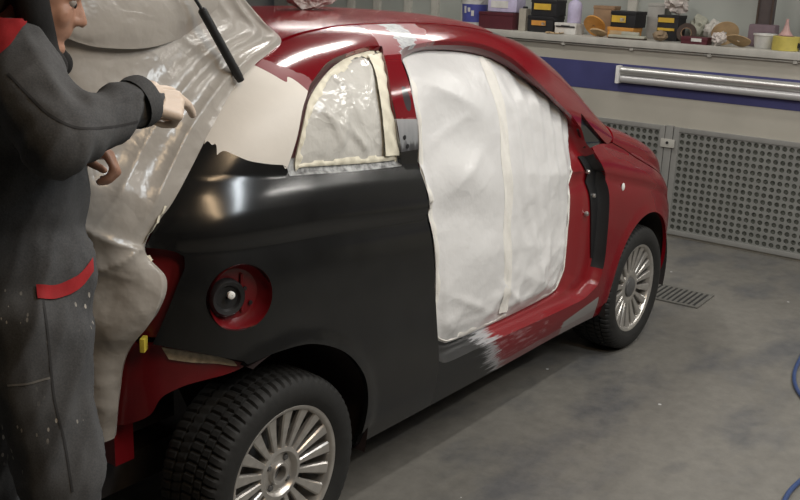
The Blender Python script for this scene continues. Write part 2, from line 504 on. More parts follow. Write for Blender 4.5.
# extraction grilles: real holes
def grille(a0, a1, z0, z1, name, label, holes_a, pitch=0.0437, r=0.0165):
    g = empty(name, WL((a0 + a1) / 2, 0, z0)); tag(g, label, 'grille', 'extraction grilles along the low wall')
    inv = Vector(g.location)
    L = lambda a, d, z: WL(a, d, z) - inv
    nr = int(round((z1 - z0 - 0.06) / pitch)); nc = holes_a
    mz = (z1 - z0 - nr * pitch) / 2; ma = (a1 - a0 - nc * pitch) / 2
    vs, fs = [], []
    K = 8
    for i in range(nc):
        for j in range(nr):
            ca = a0 + ma + (i + 0.5) * pitch; cz = z0 + mz + (j + 0.5) * pitch
            b = len(vs); h = pitch / 2
            for k in range(K):
                an = math.pi / 4 * k
                vs.append(L(ca + r * math.cos(an), -0.014, cz + r * math.sin(an)))
            for k in range(K):
                an = math.pi / 4 * k
                c_, s_ = math.cos(an), math.sin(an); m_ = max(abs(c_), abs(s_))
                vs.append(L(ca + h * c_ / m_, -0.014, cz + h * s_ / m_))
            for k in range(K):
                an = math.pi / 4 * k
                vs.append(L(ca + r * math.cos(an), -0.006, cz + r * math.sin(an)))
            for k in range(K):
                k2 = (k + 1) % K
                fs.append((b + k, b + k2, b + 8 + k2, b + 8 + k)); fs.append((b + 16 + k, b + 16 + k2, b + k2, b + k))
    mobj('perforated_plate', vs, fs, M['grille'], g, smooth=False)
    def bx(nm, A0, A1, d0, d1, Z0, Z1, mat, bev=0.002):
        q = MB(); q.box(L((A0 + A1) / 2, (d0 + d1) / 2, (Z0 + Z1) / 2), (abs(A1 - A0), d1 - d0, Z1 - Z0), M=WROT, bev=bev); return q.build(nm, mat, g)
    bx('filter_mat', a0 + ma * 0.6, a1 - ma * 0.6, -0.0035, -0.0015, z0 + mz * 0.6, z1 - mz * 0.6, M['filter'], 0)
    bx('frame_bar', a0, a0 + ma, -0.02, 0, z0, z1, M['grille_frame']); bx('frame_bar', a1 - ma, a1, -0.02, 0, z0, z1, M['grille_frame'])
    bx('frame_bar', a0 + ma, a1 - ma, -0.019, 0, z0, z0 + mz, M['grille_frame']); bx('frame_bar', a0 + ma, a1 - ma, -0.019, 0, z1 - mz, z1, M['grille_frame'])
    return g
grille(-1.72, -0.465, 0.02, 0.735, 'vent_grille', 'perforated metal extraction grille partly behind the red fender', 27)
grille(-0.405, 0.85, 0.02, 0.735, 'vent_grille', 'perforated metal extraction grille to the right of the bracketed post', 27)
post = empty('grille_post', WL(-0.435, 0, 0)); tag(post, 'narrow metal post with a bracket between two perforated grilles', 'post')
pm = MB(); pm.box(Vector((0, 0, 0.37)) - E2 * 0.012, (0.05, 0.024, 0.74), M=WROT, bev=0.003); pm.build('channel', M['grille_frame'], post)
pm = MB(); pm.box(Vector((0, 0, 0.625)) - E2 * 0.030, (0.095, 0.012, 0.055), M=WROT, bev=0.004); pm.build('bracket', M['ledge'], post)
pm = MB(); pm.lathe([(0.0, 0.009), (0.006, 0.009), (0.008, 0.006), (0.008, 0.001)], Matrix.Rotation(-math.pi / 2, 3, 'Y'), 12, c=Vector((0, 0, 0.63)) - E2 * 0.036); pm.build('bolt', M['rubber_and_shade'], post)

# wall fitting: aluminium batten under the ledge
fx = empty('wall_light_fitting', WL(-0.825, 0, 0.985)); tag(fx, 'long silver fluorescent batten mounted on the blue wall band', 'light fixture')
def fbx(nm, a0, a1, d0, d1, z0, z1, mat, bev=0.006):
    q = MB(); q.box(E1 * ((a0 + a1) / 2 + 0.855) + E2 * ((d0 + d1) / 2) + Vector((0, 0, (z0 + z1) / 2 - 0.985)), (a1 - a0, d1 - d0, z1 - z0), M=WROT, bev=bev); return q.build(nm, mat, fx)
M['alu'] = simple('brushed_aluminium', (0.60, 0.60, 0.58), 0.33, 0.7, 0.06, 6)
M['diff'] = simple('milky_cover', (0.50, 0.50, 0.50), 0.3, 0.2, 0.05, 6)
fbx('backplate', -0.845, 0.85, -0.028, -0.003, 0.985, 1.092, M['alu'])
q = MB(); prof = [(-0.845 + 0.855, 0)]
def half_tube(zc, rr, nm, mat):
    pts = []
    for k in range(13):
        an = math.pi * k / 12
        row = []
        for a in (-0.843, 0.848):
            row.append(E1 * (a + 0.855) + E2 * (-0.026 - rr * 0.9 * math.sin(an)) + Vector((0, 0, zc - 0.985 + rr * math.cos(an))))
        pts.append(row)
    return MB().grid(pts).build(nm, mat, fx)
half_tube(1.064, 0.027, 'reflector', M['alu']); half_tube(1.011, 0.025, 'cover', M['diff'])
for a0, a1 in ((-0.870, -0.845), (0.85, 0.875)):
    fbx('end_cap', a0, a1, -0.06, -0.003, 0.980, 1.098, M['white_plastic'], 0.008)
for zz in (1.012, 1.064):
    q = MB(); q.box(E1 * -0.016 + E2 * -0.032 + Vector((0, 0, zz - 0.985)), (0.004, 0.014, 0.014), M=WROT); q.build('screw', M['rubber_and_shade'], fx)

# floor drain
dr = empty('floor_drain', (3.20, -0.66, 0.0), math.radians(2)); tag(dr, 'small rectangular metal drain grate set in the concrete floor beyond the front wheel', 'drain')
M['drain_dark'] = simple('drain_pit', (0.02, 0.02, 0.02), 0.9)
M['drain_metal'] = simple('worn_grate', (0.13, 0.127, 0.115), 0.7, 0.1, 0.2, 40)
MB().box((0, 0, 0.002), (0.25, 0.29, 0.004)).build('pit', M['drain_dark'], dr)
for sy in (-1, 1): MB().box((0, sy * 0.148, 0.004), (0.28, 0.022, 0.008), bev=0.002).build('frame_bar', M['drain_metal'], dr)
for sx in (-1, 1): MB().box((sx * 0.13, 0, 0.004), (0.022, 0.276, 0.008), bev=0.002).build('frame_bar', M['drain_metal'], dr)
for k in range(9): MB().box((0, -0.115 + k * 0.0288, 0.0045), (0.24, 0.015, 0.007), bev=0.002).build('slat', M['drain_metal'], dr)

# ------------------------------------------------------------------ the car body surface
def pchip(xs, ys):
    xs = np.array(xs, float); ys = np.array(ys, float); h = np.diff(xs); d = np.diff(ys) / h; m = np.zeros_like(xs)
    for i in range(1, len(xs) - 1):
        if d[i - 1] * d[i] > 0:
            w1 = 2 * h[i] + h[i - 1]; w2 = h[i] + 2 * h[i - 1]; m[i] = (w1 + w2) / (w1 / d[i - 1] + w2 / d[i])
    m[0] = d[0]; m[-1] = d[-1]
    def f(x):
        x = np.asarray(x, float); xc = np.clip(x, xs[0], xs[-1]); i = np.clip(np.searchsorted(xs, xc) - 1, 0, len(xs) - 2)
        t = (xc - xs[i]) / h[i]; t2 = t * t; t3 = t2 * t
        return (2 * t3 - 3 * t2 + 1) * ys[i] + (t3 - 2 * t2 + t) * h[i] * m[i] + (-2 * t3 + 3 * t2) * ys[i + 1] + (t3 - t2) * h[i] * m[i + 1]
    return f
ZB = pchip([-.6, 0.04, .64, 1.3, 1.8, 2.05, 2.4, 2.7, 3.0], [1.155, 1.137, 1.082, 1.045, 1.02, .96, .86, .74, .60])
ZR = pchip([-.5, .1, .35, .7, 1.05, 1.25, 1.46, 1.58, 1.725, 1.91, 2.05, 2.3, 2.6, 2.85, 3.02], [1.36, 1.465, 1.495, 1.507, 1.508, 1.503, 1.478, 1.43, 1.335, 1.18, 1.10, 1.03, .93, .79, .62])
WP = pchip([-.6, -.1, .4, 1.0, 1.8, 2.3, 2.7, 3.0], [.775, .80, .812, .815, .81, .81, .80, .78])
XR = pchip([.2, .45, .65, .85, 1.0, 1.1, 1.2, 1.3, 1.4, 1.5], [-.43, -.47, -.485, -.485, -.47, -.41, -.31, -.19, -.06, .08])
XF = pchip([.2, .4, .6, .75, .9, 1.0, 1.5], [2.97, 3.03, 3.03, 2.98, 2.93, 2.93, 2.95])
INS = pchip([0, .08, .18, .32, .48, .60, .70, .76, .80, .822, .838, .855, .89, .94, 1.0], [.062, .036, .014, .002, 0, .0005, .003, .0085, .0165, .0215, .0145, .0125, .017, .032, .060])
PQ = 3.2
_th = np.linspace(0, np.pi / 2, 800)
_sz = np.sin(_th) ** (2 / PQ) * .42; _sy = np.cos(_th) ** (2 / PQ) * .75
_s = np.concatenate([[0], np.cumsum(np.hypot(np.diff(_sz), np.diff(_sy)))]); _s /= _s[-1]
def P(x, v):
    x = np.asarray(x, float); v = np.asarray(v, float); x, v = np.broadcast_arrays(x, v)
    zb = ZB(x); zr = np.maximum(ZR(x), zb + .02); wp = WP(x)
    zl = .2 + (zb - .2) * np.clip(v, 0, 1); yl = wp - INS(np.clip(v, 0, 1))
    for ax, az, ar in ((0.0, .34, .335), (2.30, .33, .32)):
        rr = np.hypot(x - ax, zl - az) - ar
        k = np.clip(1 - rr / .055, 0, 1); yl = yl + .009 * k * k * (3 - 2 * k) * (zl > .3)
    th = np.interp(np.clip(v - 1, 0, 1), _s, _th)
    zu = zb + (zr - zb) * np.sin(th) ** (2 / PQ); yu = (wp - .060) * np.cos(th) ** (2 / PQ)
    up = v > 1; z = np.where(up, zu, zl); y = np.where(up, yu, yl)
    q = np.clip((.45 - x) / (.45 - XR(z)), 0, 1); R = (1 - q ** 5.5) ** (1 / 2.4)
    q = np.clip((x - 2.2) / (XF(z) - 2.2), 0, 1); R = R * (1 - q ** 4) ** (1 / 2.4)
    return np.stack([x, -y * R, z], -1)
def NRM(x, v):
    e = 1.5e-3
    n = np.cross(P(np.add(x, e), v) - P(np.subtract(x, e), v), P(x, np.add(v, e)) - P(x, np.subtract(v, e)))
    return n / (np.linalg.norm(n, axis=-1, keepdims=True) + 1e-12)

VS = 0.85
def inside(pt, poly):
    x, y = pt[:, 0][:, None], pt[:, 1][:, None]
    x1, y1 = poly[:, 0][None], poly[:, 1][None]
    x2, y2 = np.roll(poly[:, 0], -1)[None], np.roll(poly[:, 1], -1)[None]
    c = ((y1 > y) != (y2 > y)) & (x < (x2 - x1) * (y - y1) / (y2 - y1 + 1e-15) + x1)
    return c.sum(1) % 2 == 1
def segdist(pt, poly):
    a = poly; b = np.roll(poly, -1, 0)
    d = b - a; L = (d ** 2).sum(1) + 1e-15
    t = np.clip(((pt[:, None, :] - a[None]) * d[None]).sum(2) / L[None], 0, 1)
    return np.linalg.norm(pt[:, None, :] - (a[None] + t[..., None] * d[None]), axis=2).min(1)
def tri2d(outline, holes=(), h=.03):
    """outline/holes in (x, v); returns points (x,v), triangles, loops of boundary point indices"""
    loops = [np.array(outline, float)] + [np.array(q, float) for q in holes]
    sc = np.array([1, VS])
    loops = [l * sc for l in loops]
    clean = []
    for l in loops:
        keep = [0]
        for i in range(1, len(l)):
            if np.linalg.norm(l[i] - l[keep[-1]]) > h * .12: keep.append(i)
        if np.linalg.norm(l[keep[-1]] - l[keep[0]]) < h * .12: keep.pop()
        clean.append(l[keep])
    lo = clean[0].min(0); hi = clean[0].max(0)
    gx = np.arange(lo[0], hi[0] + h, h); gy = np.arange(lo[1], hi[1] + h, h * .87)
    g = np.array([(x + (.5 * h if j % 2 else 0), y) for j, y in enumerate(gy) for x in gx])
    if len(g):
        ok = inside(g, clean[0])
        for l in clean[1:]: ok &= ~inside(g, l)
        g = g[ok]
        if len(g):
            ok = segdist(g, clean[0]) > h * .45
            for l in clean[1:]: ok &= segdist(g, l) > h * .45
            g = g[ok]
    pts = []; edges = []; idx = []
    for l in clean:
        b = len(pts); pts += [Vector(q) for q in l.tolist()]
        n = len(l); edges += [(b + i, b + (i + 1) % n) for i in range(n)]; idx.append(list(range(b, b + n)))
    pts += [Vector(q) for q in g.tolist()]
    vo, eo, fo, ov, oe, of = delaunay_2d_cdt(pts, edges, [], 0, 1e-7)
    V2 = np.array([tuple(q) for q in vo])
    mp = {}
    for i, l in enumerate(ov):
        for k in l: mp[k] = i
    F = np.array([f for f in fo])
    cen = V2[F].mean(1)
    ok = inside(cen, clean[0])
    for l in clean[1:]: ok &= ~inside(cen, l)
    F = F[ok]
    a, b, c = V2[F[:, 0]], V2[F[:, 1]], V2[F[:, 2]]
    ar = (b[:, 0] - a[:, 0]) * (c[:, 1] - a[:, 1]) - (b[:, 1] - a[:, 1]) * (c[:, 0] - a[:, 0])
    F = F[np.abs(ar) > 1e-10]; ar = ar[np.abs(ar) > 1e-10]
    F[ar < 0] = F[ar < 0][:, ::-1]
    return V2 / sc, F, [[mp[k] for k in l] for l in idx]

def panel(name, outline, mat, parent, holes=(), h=.03, off=0.0, flange=.016, mirror=False, both=False, flat_n=False):
    xv, F, loops = tri2d(outline, holes, h)
    p = P(xv[:, 0], xv[:, 1]); n = NRM(xv[:, 0], xv[:, 1])
    if both:                      # centre-line panels: keep the mid line exactly on y = 0
        mid = xv[:, 1] > 1.9999
        n[mid] = n[mid] * np.array([1, 0, 1]); n /= np.linalg.norm(n, axis=1, keepdims=True)
        bad = ~np.isfinite(n).all(1) | (np.linalg.norm(n, axis=1) < .5); n[bad] = (0, 0, 1)
    p = p - n * off
    vs = [p]; ns = [n]; fs = [F]; cnt = len(p)
    if flange:
        for li, l in enumerate(loops):
            l = np.array(l)
            pl = p[l]; nl = n[l]; q2 = xv[l]
            sg = np.sign(np.sum(q2[:, 0] * np.roll(q2[:, 1], -1) - np.roll(q2[:, 0], -1) * q2[:, 1])) * (1 if li == 0 else -1)
            d = np.roll(pl, -1, 0) - np.roll(pl, 1, 0); d /= np.linalg.norm(d, axis=1, keepdims=True) + 1e-12
            out = np.cross(d, nl); out /= np.linalg.norm(out, axis=1, keepdims=True) + 1e-12
            out = out * sg
            vs += [pl, pl - nl * flange]; ns += [out, out]
            m = len(l); i = np.arange(m); j = (i + 1) % m
            fs.append(np.stack([cnt + i, cnt + j, cnt + m + j, cnt + m + i], 1)[:, ::(-1 if sg > 0 else 1)])
            cnt += 2 * m
    v = np.vstack(vs); nn = np.vstack(ns)
    faces = [tuple(f) for a in fs for f in a]
    if mirror: v = v * np.array([1, -1, 1]); nn = nn * np.array([1, -1, 1]); faces = [f[::-1] for f in faces]
    if both:
        b = len(v)
        v = np.vstack([v, v * np.array([1, -1, 1])]); nn = np.vstack([nn, nn * np.array([1, -1, 1])])
        faces = faces + [tuple(int(i) + b for i in f[::-1]) for f in faces]
    return mobj(name, v, faces, mat, parent, True, nn)

# outlines in (distance along the car, girth) found on this body
RE_white = [(0.0897, 1.3778), (0.0445, 1.3417), (-0.0057, 1.2938), (-0.1141, 1.161), (-0.144, 1.1098)]
RE_black = [(-0.144, 1.1098), (-0.1971, 1.0216), (-0.2613, 0.9398), (-0.3113, 0.874), (-0.3307, 0.8285)]
WBL = [(-0.144, 1.1098), (-0.1338, 1.1195), (-0.1312, 1.1063), (-0.1229, 1.1094), (-0.1312, 1.0729), (-0.1256, 1.0794), (-0.112, 1.0856), (-0.0899, 1.0672), (-0.0615, 1.0477), (-0.0134, 1.0328), (0.0324, 1.0246)]
WRL = [(0.0897, 1.3778), (0.1024, 1.3361), (0.1208, 1.2949), (0.1409, 1.3116), (0.1679, 1.2541)]
LAMP_SIDE = [(-0.2649, 0.8051), (-0.2692, 0.7757), (-0.287, 0.7315), (-0.3071, 0.6653), (-0.3342, 0.5726)]
LAMP_TOP = [(-0.3307, 0.8285), (-0.3009, 0.8245), (-0.278, 0.8163), (-0.2649, 0.8051)]
QBOT = [(-0.3342, 0.5726), (-0.2483, 0.5437), (-0.1472, 0.5036)]
ARCH = [(-0.1392, 0.4931), (-0.0491, 0.5097), (0.0698, 0.5031), (0.1984, 0.4435), (0.2856, 0.348), (0.3184, 0.2452), (0.3199, 0.1433), (0.3152, 0.0609)]
SILLB = [(0.3152, 0.0609), (0.7049, 0.0640), (0.9484, 0.0640), (1.2738, 0.0640), (1.6029, 0.0640), (1.9195, 0.0541)]
DOOR_R1 = [(0.6632, 1.3634), (0.6208, 1.3136), (0.5975, 1.2227), (0.596, 1.1493), (0.5990, 1.1371)]
DOOR_R2 = [(0.6040, 1.0465), (0.6010, 0.9164), (0.6073, 0.8118), (0.6285, 0.6667), (0.6440, 0.5331), (0.6664, 0.3885), (0.6909, 0.2572)]
DOOR_TOP = [(0.6632, 1.3634), (0.714, 1.3862), (0.8057, 1.4012), (0.9285, 1.4103), (1.0864, 1.3979), (1.1968, 1.3638), (1.2843, 1.2999), (1.3518, 1.2402), (1.4833, 1.1663), (1.6084, 1.1172), (1.6877, 1.0719), (1.7445, 0.9817)]
FENDER = [(1.7445, 0.9817), (1.7771, 0.9528), (1.812, 0.8948), (1.876, 0.7947), (1.8908, 0.681), (1.8945, 0.502), (1.8907, 0.3669), (1.8593, 0.263)]
FENDER2 = [(1.8593, 0.263), (1.8933, 0.1982), (1.9195, 0.0541)]
DOOR_BOT = [(1.8593, 0.263), (1.7548, 0.2194), (1.6232, 0.2159), (1.3728, 0.223), (1.0755, 0.2332), (0.8792, 0.2359), (0.7464, 0.2383), (0.6909, 0.2572)]
DITCH = [(0.0897, 1.3778), (0.181, 1.4441), (0.2317, 1.4705), (0.3549, 1.5085), (0.4685, 1.5339), (0.6025, 1.5546), (0.7902, 1.5608), (1.0, 1.552), (1.2172, 1.5093), (1.36, 1.462)]
APIL_IN = [(1.36, 1.462), (1.45, 1.44), (1.56, 1.40), (1.66, 1.36), (1.80, 1.31), (1.94, 1.20), (1.99, 1.10)]
TRI = [(1.6911, 1.1453), (1.9359, 1.0039), (1.7755, 0.9758)]
WIN_OUT_R = [(0.5228, 0.9984), (0.5180, 1.0413), (0.4980, 1.1419), (0.4985, 1.2235), (0.5544, 1.334), (0.6066, 1.3981)]
WIN_OUT_T = [(0.6066, 1.3981), (0.5535, 1.4023), (0.4386, 1.3807), (0.311, 1.3461), (0.199, 1.2819), (0.1679, 1.2541)]
WIN_OUT_L = [(0.1679, 1.2541), (0.119, 1.1901), (0.0755, 1.0873), (0.0451, 1.013), (0.0497, 0.9887)]
WIN_OUT_B = [(0.0497, 0.9887), (0.2585, 0.9882), (0.5228, 0.9984)]
A_IN = [(0.8046, 1.4581), (0.9521, 1.4701), (1.0904, 1.4336), (1.2311, 1.3858), (1.2938, 1.3472), (1.4126, 1.2865), (1.5587, 1.2206), (1.6634, 1.1566), (1.6763, 1.0556), (1.6556, 0.9119), (1.6413, 0.6366), (1.6369, 0.4059), (1.6106, 0.3356), (1.5684, 0.2906), (1.4484, 0.2788), (1.1374, 0.2724), (0.861, 0.2759), (0.7855, 0.2915), (0.7351, 0.3435), (0.7256, 0.4983), (0.7173, 0.6441), (0.6956, 0.7821), (0.6823, 0.9204), (0.6821, 1.0473), (0.6767, 1.1498), (0.6772, 1.2313), (0.732, 1.3785)]
WIN_IN = [(0.1121, 1.0997), (0.159, 1.2096), (0.2161, 1.27), (0.3143, 1.3315), (0.437, 1.3824), (0.5565, 1.4097), (0.6246, 1.4145), (0.590, 1.3609), (0.5284, 1.2322), (0.5218, 1.1261), (0.535, 1.0314), (0.5308, 1.0161), (0.314, 1.0058), (0.1281, 1.0038), (0.0912, 1.0076)]
LOWRED = [(-0.3387, 0.5608), (-0.2443, 0.5348), (-0.132, 0.4894), (-0.141, 0.4763), (-0.2463, 0.4531), (-0.3191, 0.4132), (-0.3442, 0.351), (-0.3799, 0.313), (-0.3956, 0.3714), (-0.3991, 0.4522), (-0.3921, 0.5376)]

def ch(*segs, per=6):
    out = []
    for s in segs:
        q = catmull(s, per)
        out += q if not out else (q if np.linalg.norm(np.subtract(q[0], out[-1])) > 1e-4 else q[1:])
    if np.linalg.norm(np.subtract(out[0], out[-1])) < 1e-4: out.pop()
    return out
rev = lambda l: list(l)[::-1]
def circ(x, v, r, n=40):   # true circle on the body side
    zb = float(ZB(x)); return [(x + r * math.cos(a), v + r * math.sin(a) / (zb - .2)) for a in np.linspace(0, 2 * math.pi, n, endpoint=False)]
def zv(x, z): return (z - .2) / (float(ZB(x)) - .2)

car = empty('car', (1.15, 0, 0))
tag(car, 'small red hatchback under body repair with a bare black rear quarter panel', 'car')
def cp(o):       # child of the car placed in world coordinates
    o.matrix_parent_inverse = Matrix.Translation((-1.15, 0, 0)); return o
class _C:        # parent marker helper
    pass
_mobj = mobj
def mobj(name, verts, faces, mat=None, parent=None, smooth=True, normals=None, sharp=None):
    o = _mobj(name, verts, faces, mat, parent, smooth, normals, sharp)
    if parent is car: cp(o)
    return o

FUEL_C = (-0.147, 0.683); FUEL_R = 0.086
quarter = panel('quarter_panel', ch(WBL, [WBL[-1], (0.0451, 1.013), (0.0497, 0.9887)], WIN_OUT_B, [WIN_OUT_B[-1], (0.5180, 1.0413)], [(0.5180, 1.0413), (0.6040, 1.0465)], DOOR_R2, [(0.6909, 0.2572), (0.7000, 0.15), (0.7049, 0.0640)], [(0.7049, 0.0640), SILLB[0]], rev(ARCH), [ARCH[0], QBOT[-1]], rev(QBOT), rev(LAMP_SIDE), rev(LAMP_TOP), rev(RE_black)),
                M['black'], car, holes=[circ(*FUEL_C, FUEL_R)], h=.022)
tag(quarter, 'satin black primed rear quarter panel')
filler = panel('filler_patch', ch(WBL, [WBL[-1], (0.0451, 1.013), (0.0755, 1.0873), (0.119, 1.1901), (0.1679, 1.2541)], rev(WRL), RE_white), M['filler'], car, h=.022, flange=.012)
tag(filler, 'white filler over the rear roof pillar')
pillar_base = panel('pillar_base', ch([(0.5180, 1.0413), (0.6040, 1.0465)], [(0.6040, 1.0465), (0.5990, 1.1371)], [(0.5990, 1.1371), (0.4980, 1.1419)], [(0.4980, 1.1419), (0.5180, 1.0413)]), M['pillar_base'], car, h=.02)
tag(pillar_base, 'ground-back grey metal foot of the centre pillar')
side_frame = panel('side_frame', ch(DITCH, APIL_IN, [APIL_IN[-1], (1.96, 1.03), (1.9359, 1.0039)], [(1.9359, 1.0039), (1.80, 1.085), (1.6911, 1.1453)], [(1.6911, 1.1453), (1.6877, 1.0719)], rev(DOOR_TOP[:-1]), DOOR_R1, [DOOR_R1[-1], WIN_OUT_R[2]], WIN_OUT_R[2:], WIN_OUT_T, rev(WRL)), M['frame'], car, h=.022)
tag(side_frame, 'red roof rail and windscreen pillar with sanded patches')
tri = panel('corner_gap_shade', ch([(1.6911, 1.1453), (1.9359, 1.0039)], [(1.9359, 1.0039), (1.7755, 0.9758)], [(1.7755, 0.9758), (1.7445, .9817)], [(1.7445, .9817), (1.6877, 1.0719)]), M['glass_and_shade'], car, h=.03, off=.012, flange=.01)  # dark panel painted as the shade inside the gap between pillar and fender
sill = panel('sill', ch([(0.6909, 0.2572), (0.7000, 0.15), (0.7049, 0.0640)], SILLB[1:], rev(FENDER2), DOOR_BOT), M['sill'], car, h=.02)
tag(sill, 'door sill ground back from black through grey to red')

# front fender with arch
farc = [(2.3 + .32 * math.cos(a), zv(2.3 + .32 * math.cos(a), .33 + .32 * math.sin(a))) for a in np.linspace(math.pi + .26, -.2, 30)]
farc[0] = (farc[0][0], 0.0541)
HOOD = [(1.985, 1.04), (2.10, 1.02), (2.20, .985), (2.34, .965), (2.50, .955), (2.62, .95)]
fender = panel('front_fender', ch(FENDER[1:], FENDER2, [FENDER2[-1], farc[0]], farc, [farc[-1], (2.62, zv(2.62, .27))], [(2.62, zv(2.62, .27)), (2.62, .6), (2.62, .95)], rev(HOOD), [(1.985, 1.04), (1.9359, 1.0039)], [(1.9359, 1.0039), (1.7755, 0.9758)], [(1.7755, .9758), (1.7771, .9528)]),
               M['red'], car, holes=[circ(2.0277, .7915, .013, 14)], h=.025)
tag(fender, 'glossy red front fender')
MB().ell(P(2.0277, .7915) + NRM(2.0277, .7915) * .004, (.012, .006, .017)).build('indicator_clip', M['white_plastic'], car)
# centre-line panels
ROOF_R = [(0.24, 2.0), (0.235, 1.75), (0.225, 1.56), (0.2317, 1.485)]
roof = panel('roof', ch(ROOF_R, [(0.2317, 1.485), (0.3549, 1.523), (0.4685, 1.548), (0.6025, 1.569), (0.7902, 1.575), (1.0, 1.566), (1.2172, 1.524), (1.36, 1.478)], [(1.36, 1.478), (1.40, 1.62), (1.42, 1.8), (1.43, 2.0)], [(1.43, 2.0), (0.24, 2.0)]), M['red'], car, h=.045, both=True)
windscreen = panel('windscreen', ch([(1.44, 2.0), (1.43, 1.8), (1.41, 1.62), (1.37, 1.485)], [(1.37, 1.485), (1.45, 1.455), (1.56, 1.415), (1.66, 1.375), (1.80, 1.325), (1.94, 1.215), (1.99, 1.12)], [(1.99, 1.12), (2.03, 1.4), (2.06, 1.7), (2.07, 2.0)], [(2.07, 2.0), (1.44, 2.0)]), M['glass_and_shade'], car, h=.045, both=True, off=.006)
hood = panel('hood', ch([(2.08, 2.0), (2.07, 1.7), (2.04, 1.4), (2.0, 1.13), (1.99, 1.05)], [(1.99, 1.05), (2.10, 1.03), (2.20, .995), (2.34, .975), (2.50, .965), (2.62, .96)], [(2.62, .96), (2.72, 1.1), (2.80, 1.4), (2.84, 2.0)], [(2.84, 2.0), (2.08, 2.0)]), M['red'], car, h=.04, both=True)
for (x0, v0, x1, v1) in ((2.02, 1.55, 1.80, 1.40), (2.05, 1.95, 1.84, 1.70)):
    q = [Vector(P(x0 + (x1 - x0) * t, v0 + (v1 - v0) * t)) + Vector(NRM(x0 + (x1 - x0) * t, v0 + (v1 - v0) * t)) * (.016 + .01 * math.sin(math.pi * t)) for t in np.linspace(0, 1, 8)]
    cp(MB().tube(q, [.009, .008, .007, .006, .006, .005, .005, .005], 8).build('wiper_arm', M['rubber_and_shade'], car))
# nose / bumper grid
def nose():
    mb = MB()
    for sgn in (-1, 1):
        pts = []
        for v in np.concatenate([np.linspace(.02, .95, 16), np.linspace(1.0, 2.0, 14)]):
            row = []
            for t in np.linspace(0, 1, 18):
                x0 = 2.625 if v <= .95 else float(np.interp(v, [.95, 1.1, 1.4, 2.0], [2.625, 2.725, 2.805, 2.845]))
                z = float(P(2.7, v)[2]); xf = float(XF(z)) - .001
                x = x0 + (xf - x0) * (1 - (1 - t) ** 2.2)
                q = P(x, v); row.append((q[0], q[1] * (-sgn), q[2]))
            pts.append(row)
        mb.grid(pts)
    return mb.build('front_bumper', M['red'], car, sharp=60)
cp(nose())

# left side (away from the camera) closes the body
larch = lambda cx, r, cz: [(cx + r * math.cos(a), zv(cx + r * math.cos(a), cz + r * math.sin(a))) for a in np.linspace(-.25, math.pi + .25, 30)]
panel('left_side', ch([(-.36, .5), (-.42, .06)], [(-.42, .06), (-.33, .06)], rev(larch(0, .335, .34)), [larch(0, .335, .34)[0], (1.97, .06)], rev(larch(2.3, .32, .33)), [larch(2.3, .32, .33)[0], (2.62, .06)], [(2.62, .06), (2.62, .95)], rev(HOOD), [(1.985, 1.04), (1.94, 1.2)], rev(APIL_IN[:-1]), rev(DITCH), RE_white, RE_black, [RE_black[-1], (-.36, .5)]), M['red'], car, h=.05, mirror=True)
# tail-lamp recess, rear lower corner, fuel bowl
lamp = panel('lamp_recess', ch([(-.345, .845), (-.30, .835), (-.255, .81)], [(-.255, .81), (-.262, .775), (-.28, .73), (-.30, .665), (-.325, .58)], [(-.325, .58), (-.40, .58)], [(-.40, .58), (-.40, .845)]), M['red_inner'], car, h=.02, off=.03, flange=0)
tag(lamp, 'empty red tail lamp recess')
low = panel('rear_corner', ch([LOWRED[0], LOWRED[2]], [LOWRED[2], LOWRED[3]], LOWRED[3:8], [LOWRED[7], (-.41, .30)], [(-.41, .30), (-.425, .56)], [(-.425, .56), LOWRED[0]]), M['red_inner'], car, h=.02, off=.03, flange=.012)
tag(low, 'red body corner left bare where the bumper came off')
sl = panel('sealer_strip', ch([(-.322, .553), (-.25, .532), (-.165, .503)], [(-.165, .503), (-.158, .488)], [(-.158, .488), (-.20, .497), (-.26, .508), (-.31, .520)], [(-.31, .520), (-.322, .553)]), M['rust'], car, h=.012, off=.024, flange=.006)
tag(sl, 'crusty beige seam sealer along the lower quarter edge')
fc = P(*FUEL_C); fn = Vector(NRM(*FUEL_C)); fz = Vector((0, 0, 1)); fx_ = fz.cross(fn).normalized(); fz = fn.cross(fx_)
FM = Matrix((fx_, fz, fn)).transposed()
bowl = MB().lathe([(-.002, .0875), (-.012, .086), (-.030, .082), (-.046, .066), (-.050, .030), (-.050, .002)], FM, 40, c=fc).build('fuel_bowl', M['red_inner'], car); tag(bowl, 'red fuel filler bowl')
nb = MB().lathe([(-.052, .050), (-.030, .048), (-.024, .043), (-.026, .034), (-.034, .029), (-.036, .004)], FM, 32, c=Vector(fc) + fx_ * -.024 + fz * -.004).build('filler_neck', M['rubber_and_shade'], car)
MB().lathe([(-.024, .010), (-.016, .010), (-.014, .007), (-.014, .001)], FM, 16, c=Vector(fc) + fx_ * -.020 + fz * .006).build('filler_plug', M['white_plastic'], car)
for k, (du, dv) in enumerate(((-.052, -.048), (.03, .01), (.045, -.03))):
    MB().lathe([(-.043, .006), (-.040, .005), (-.040, .001)], FM, 10, c=Vector(fc) + fx_ * du + fz * dv).build('bowl_hole', M['rubber_and_shade'], car)
MB().tube([Vector(fc) + fx_ * .020 + fz * (-.05) + fn * -.044, Vector(fc) + fx_ * .022 + fz * .05 + fn * -.044], .004, 8).build('bowl_rib', M['red_inner'], car)

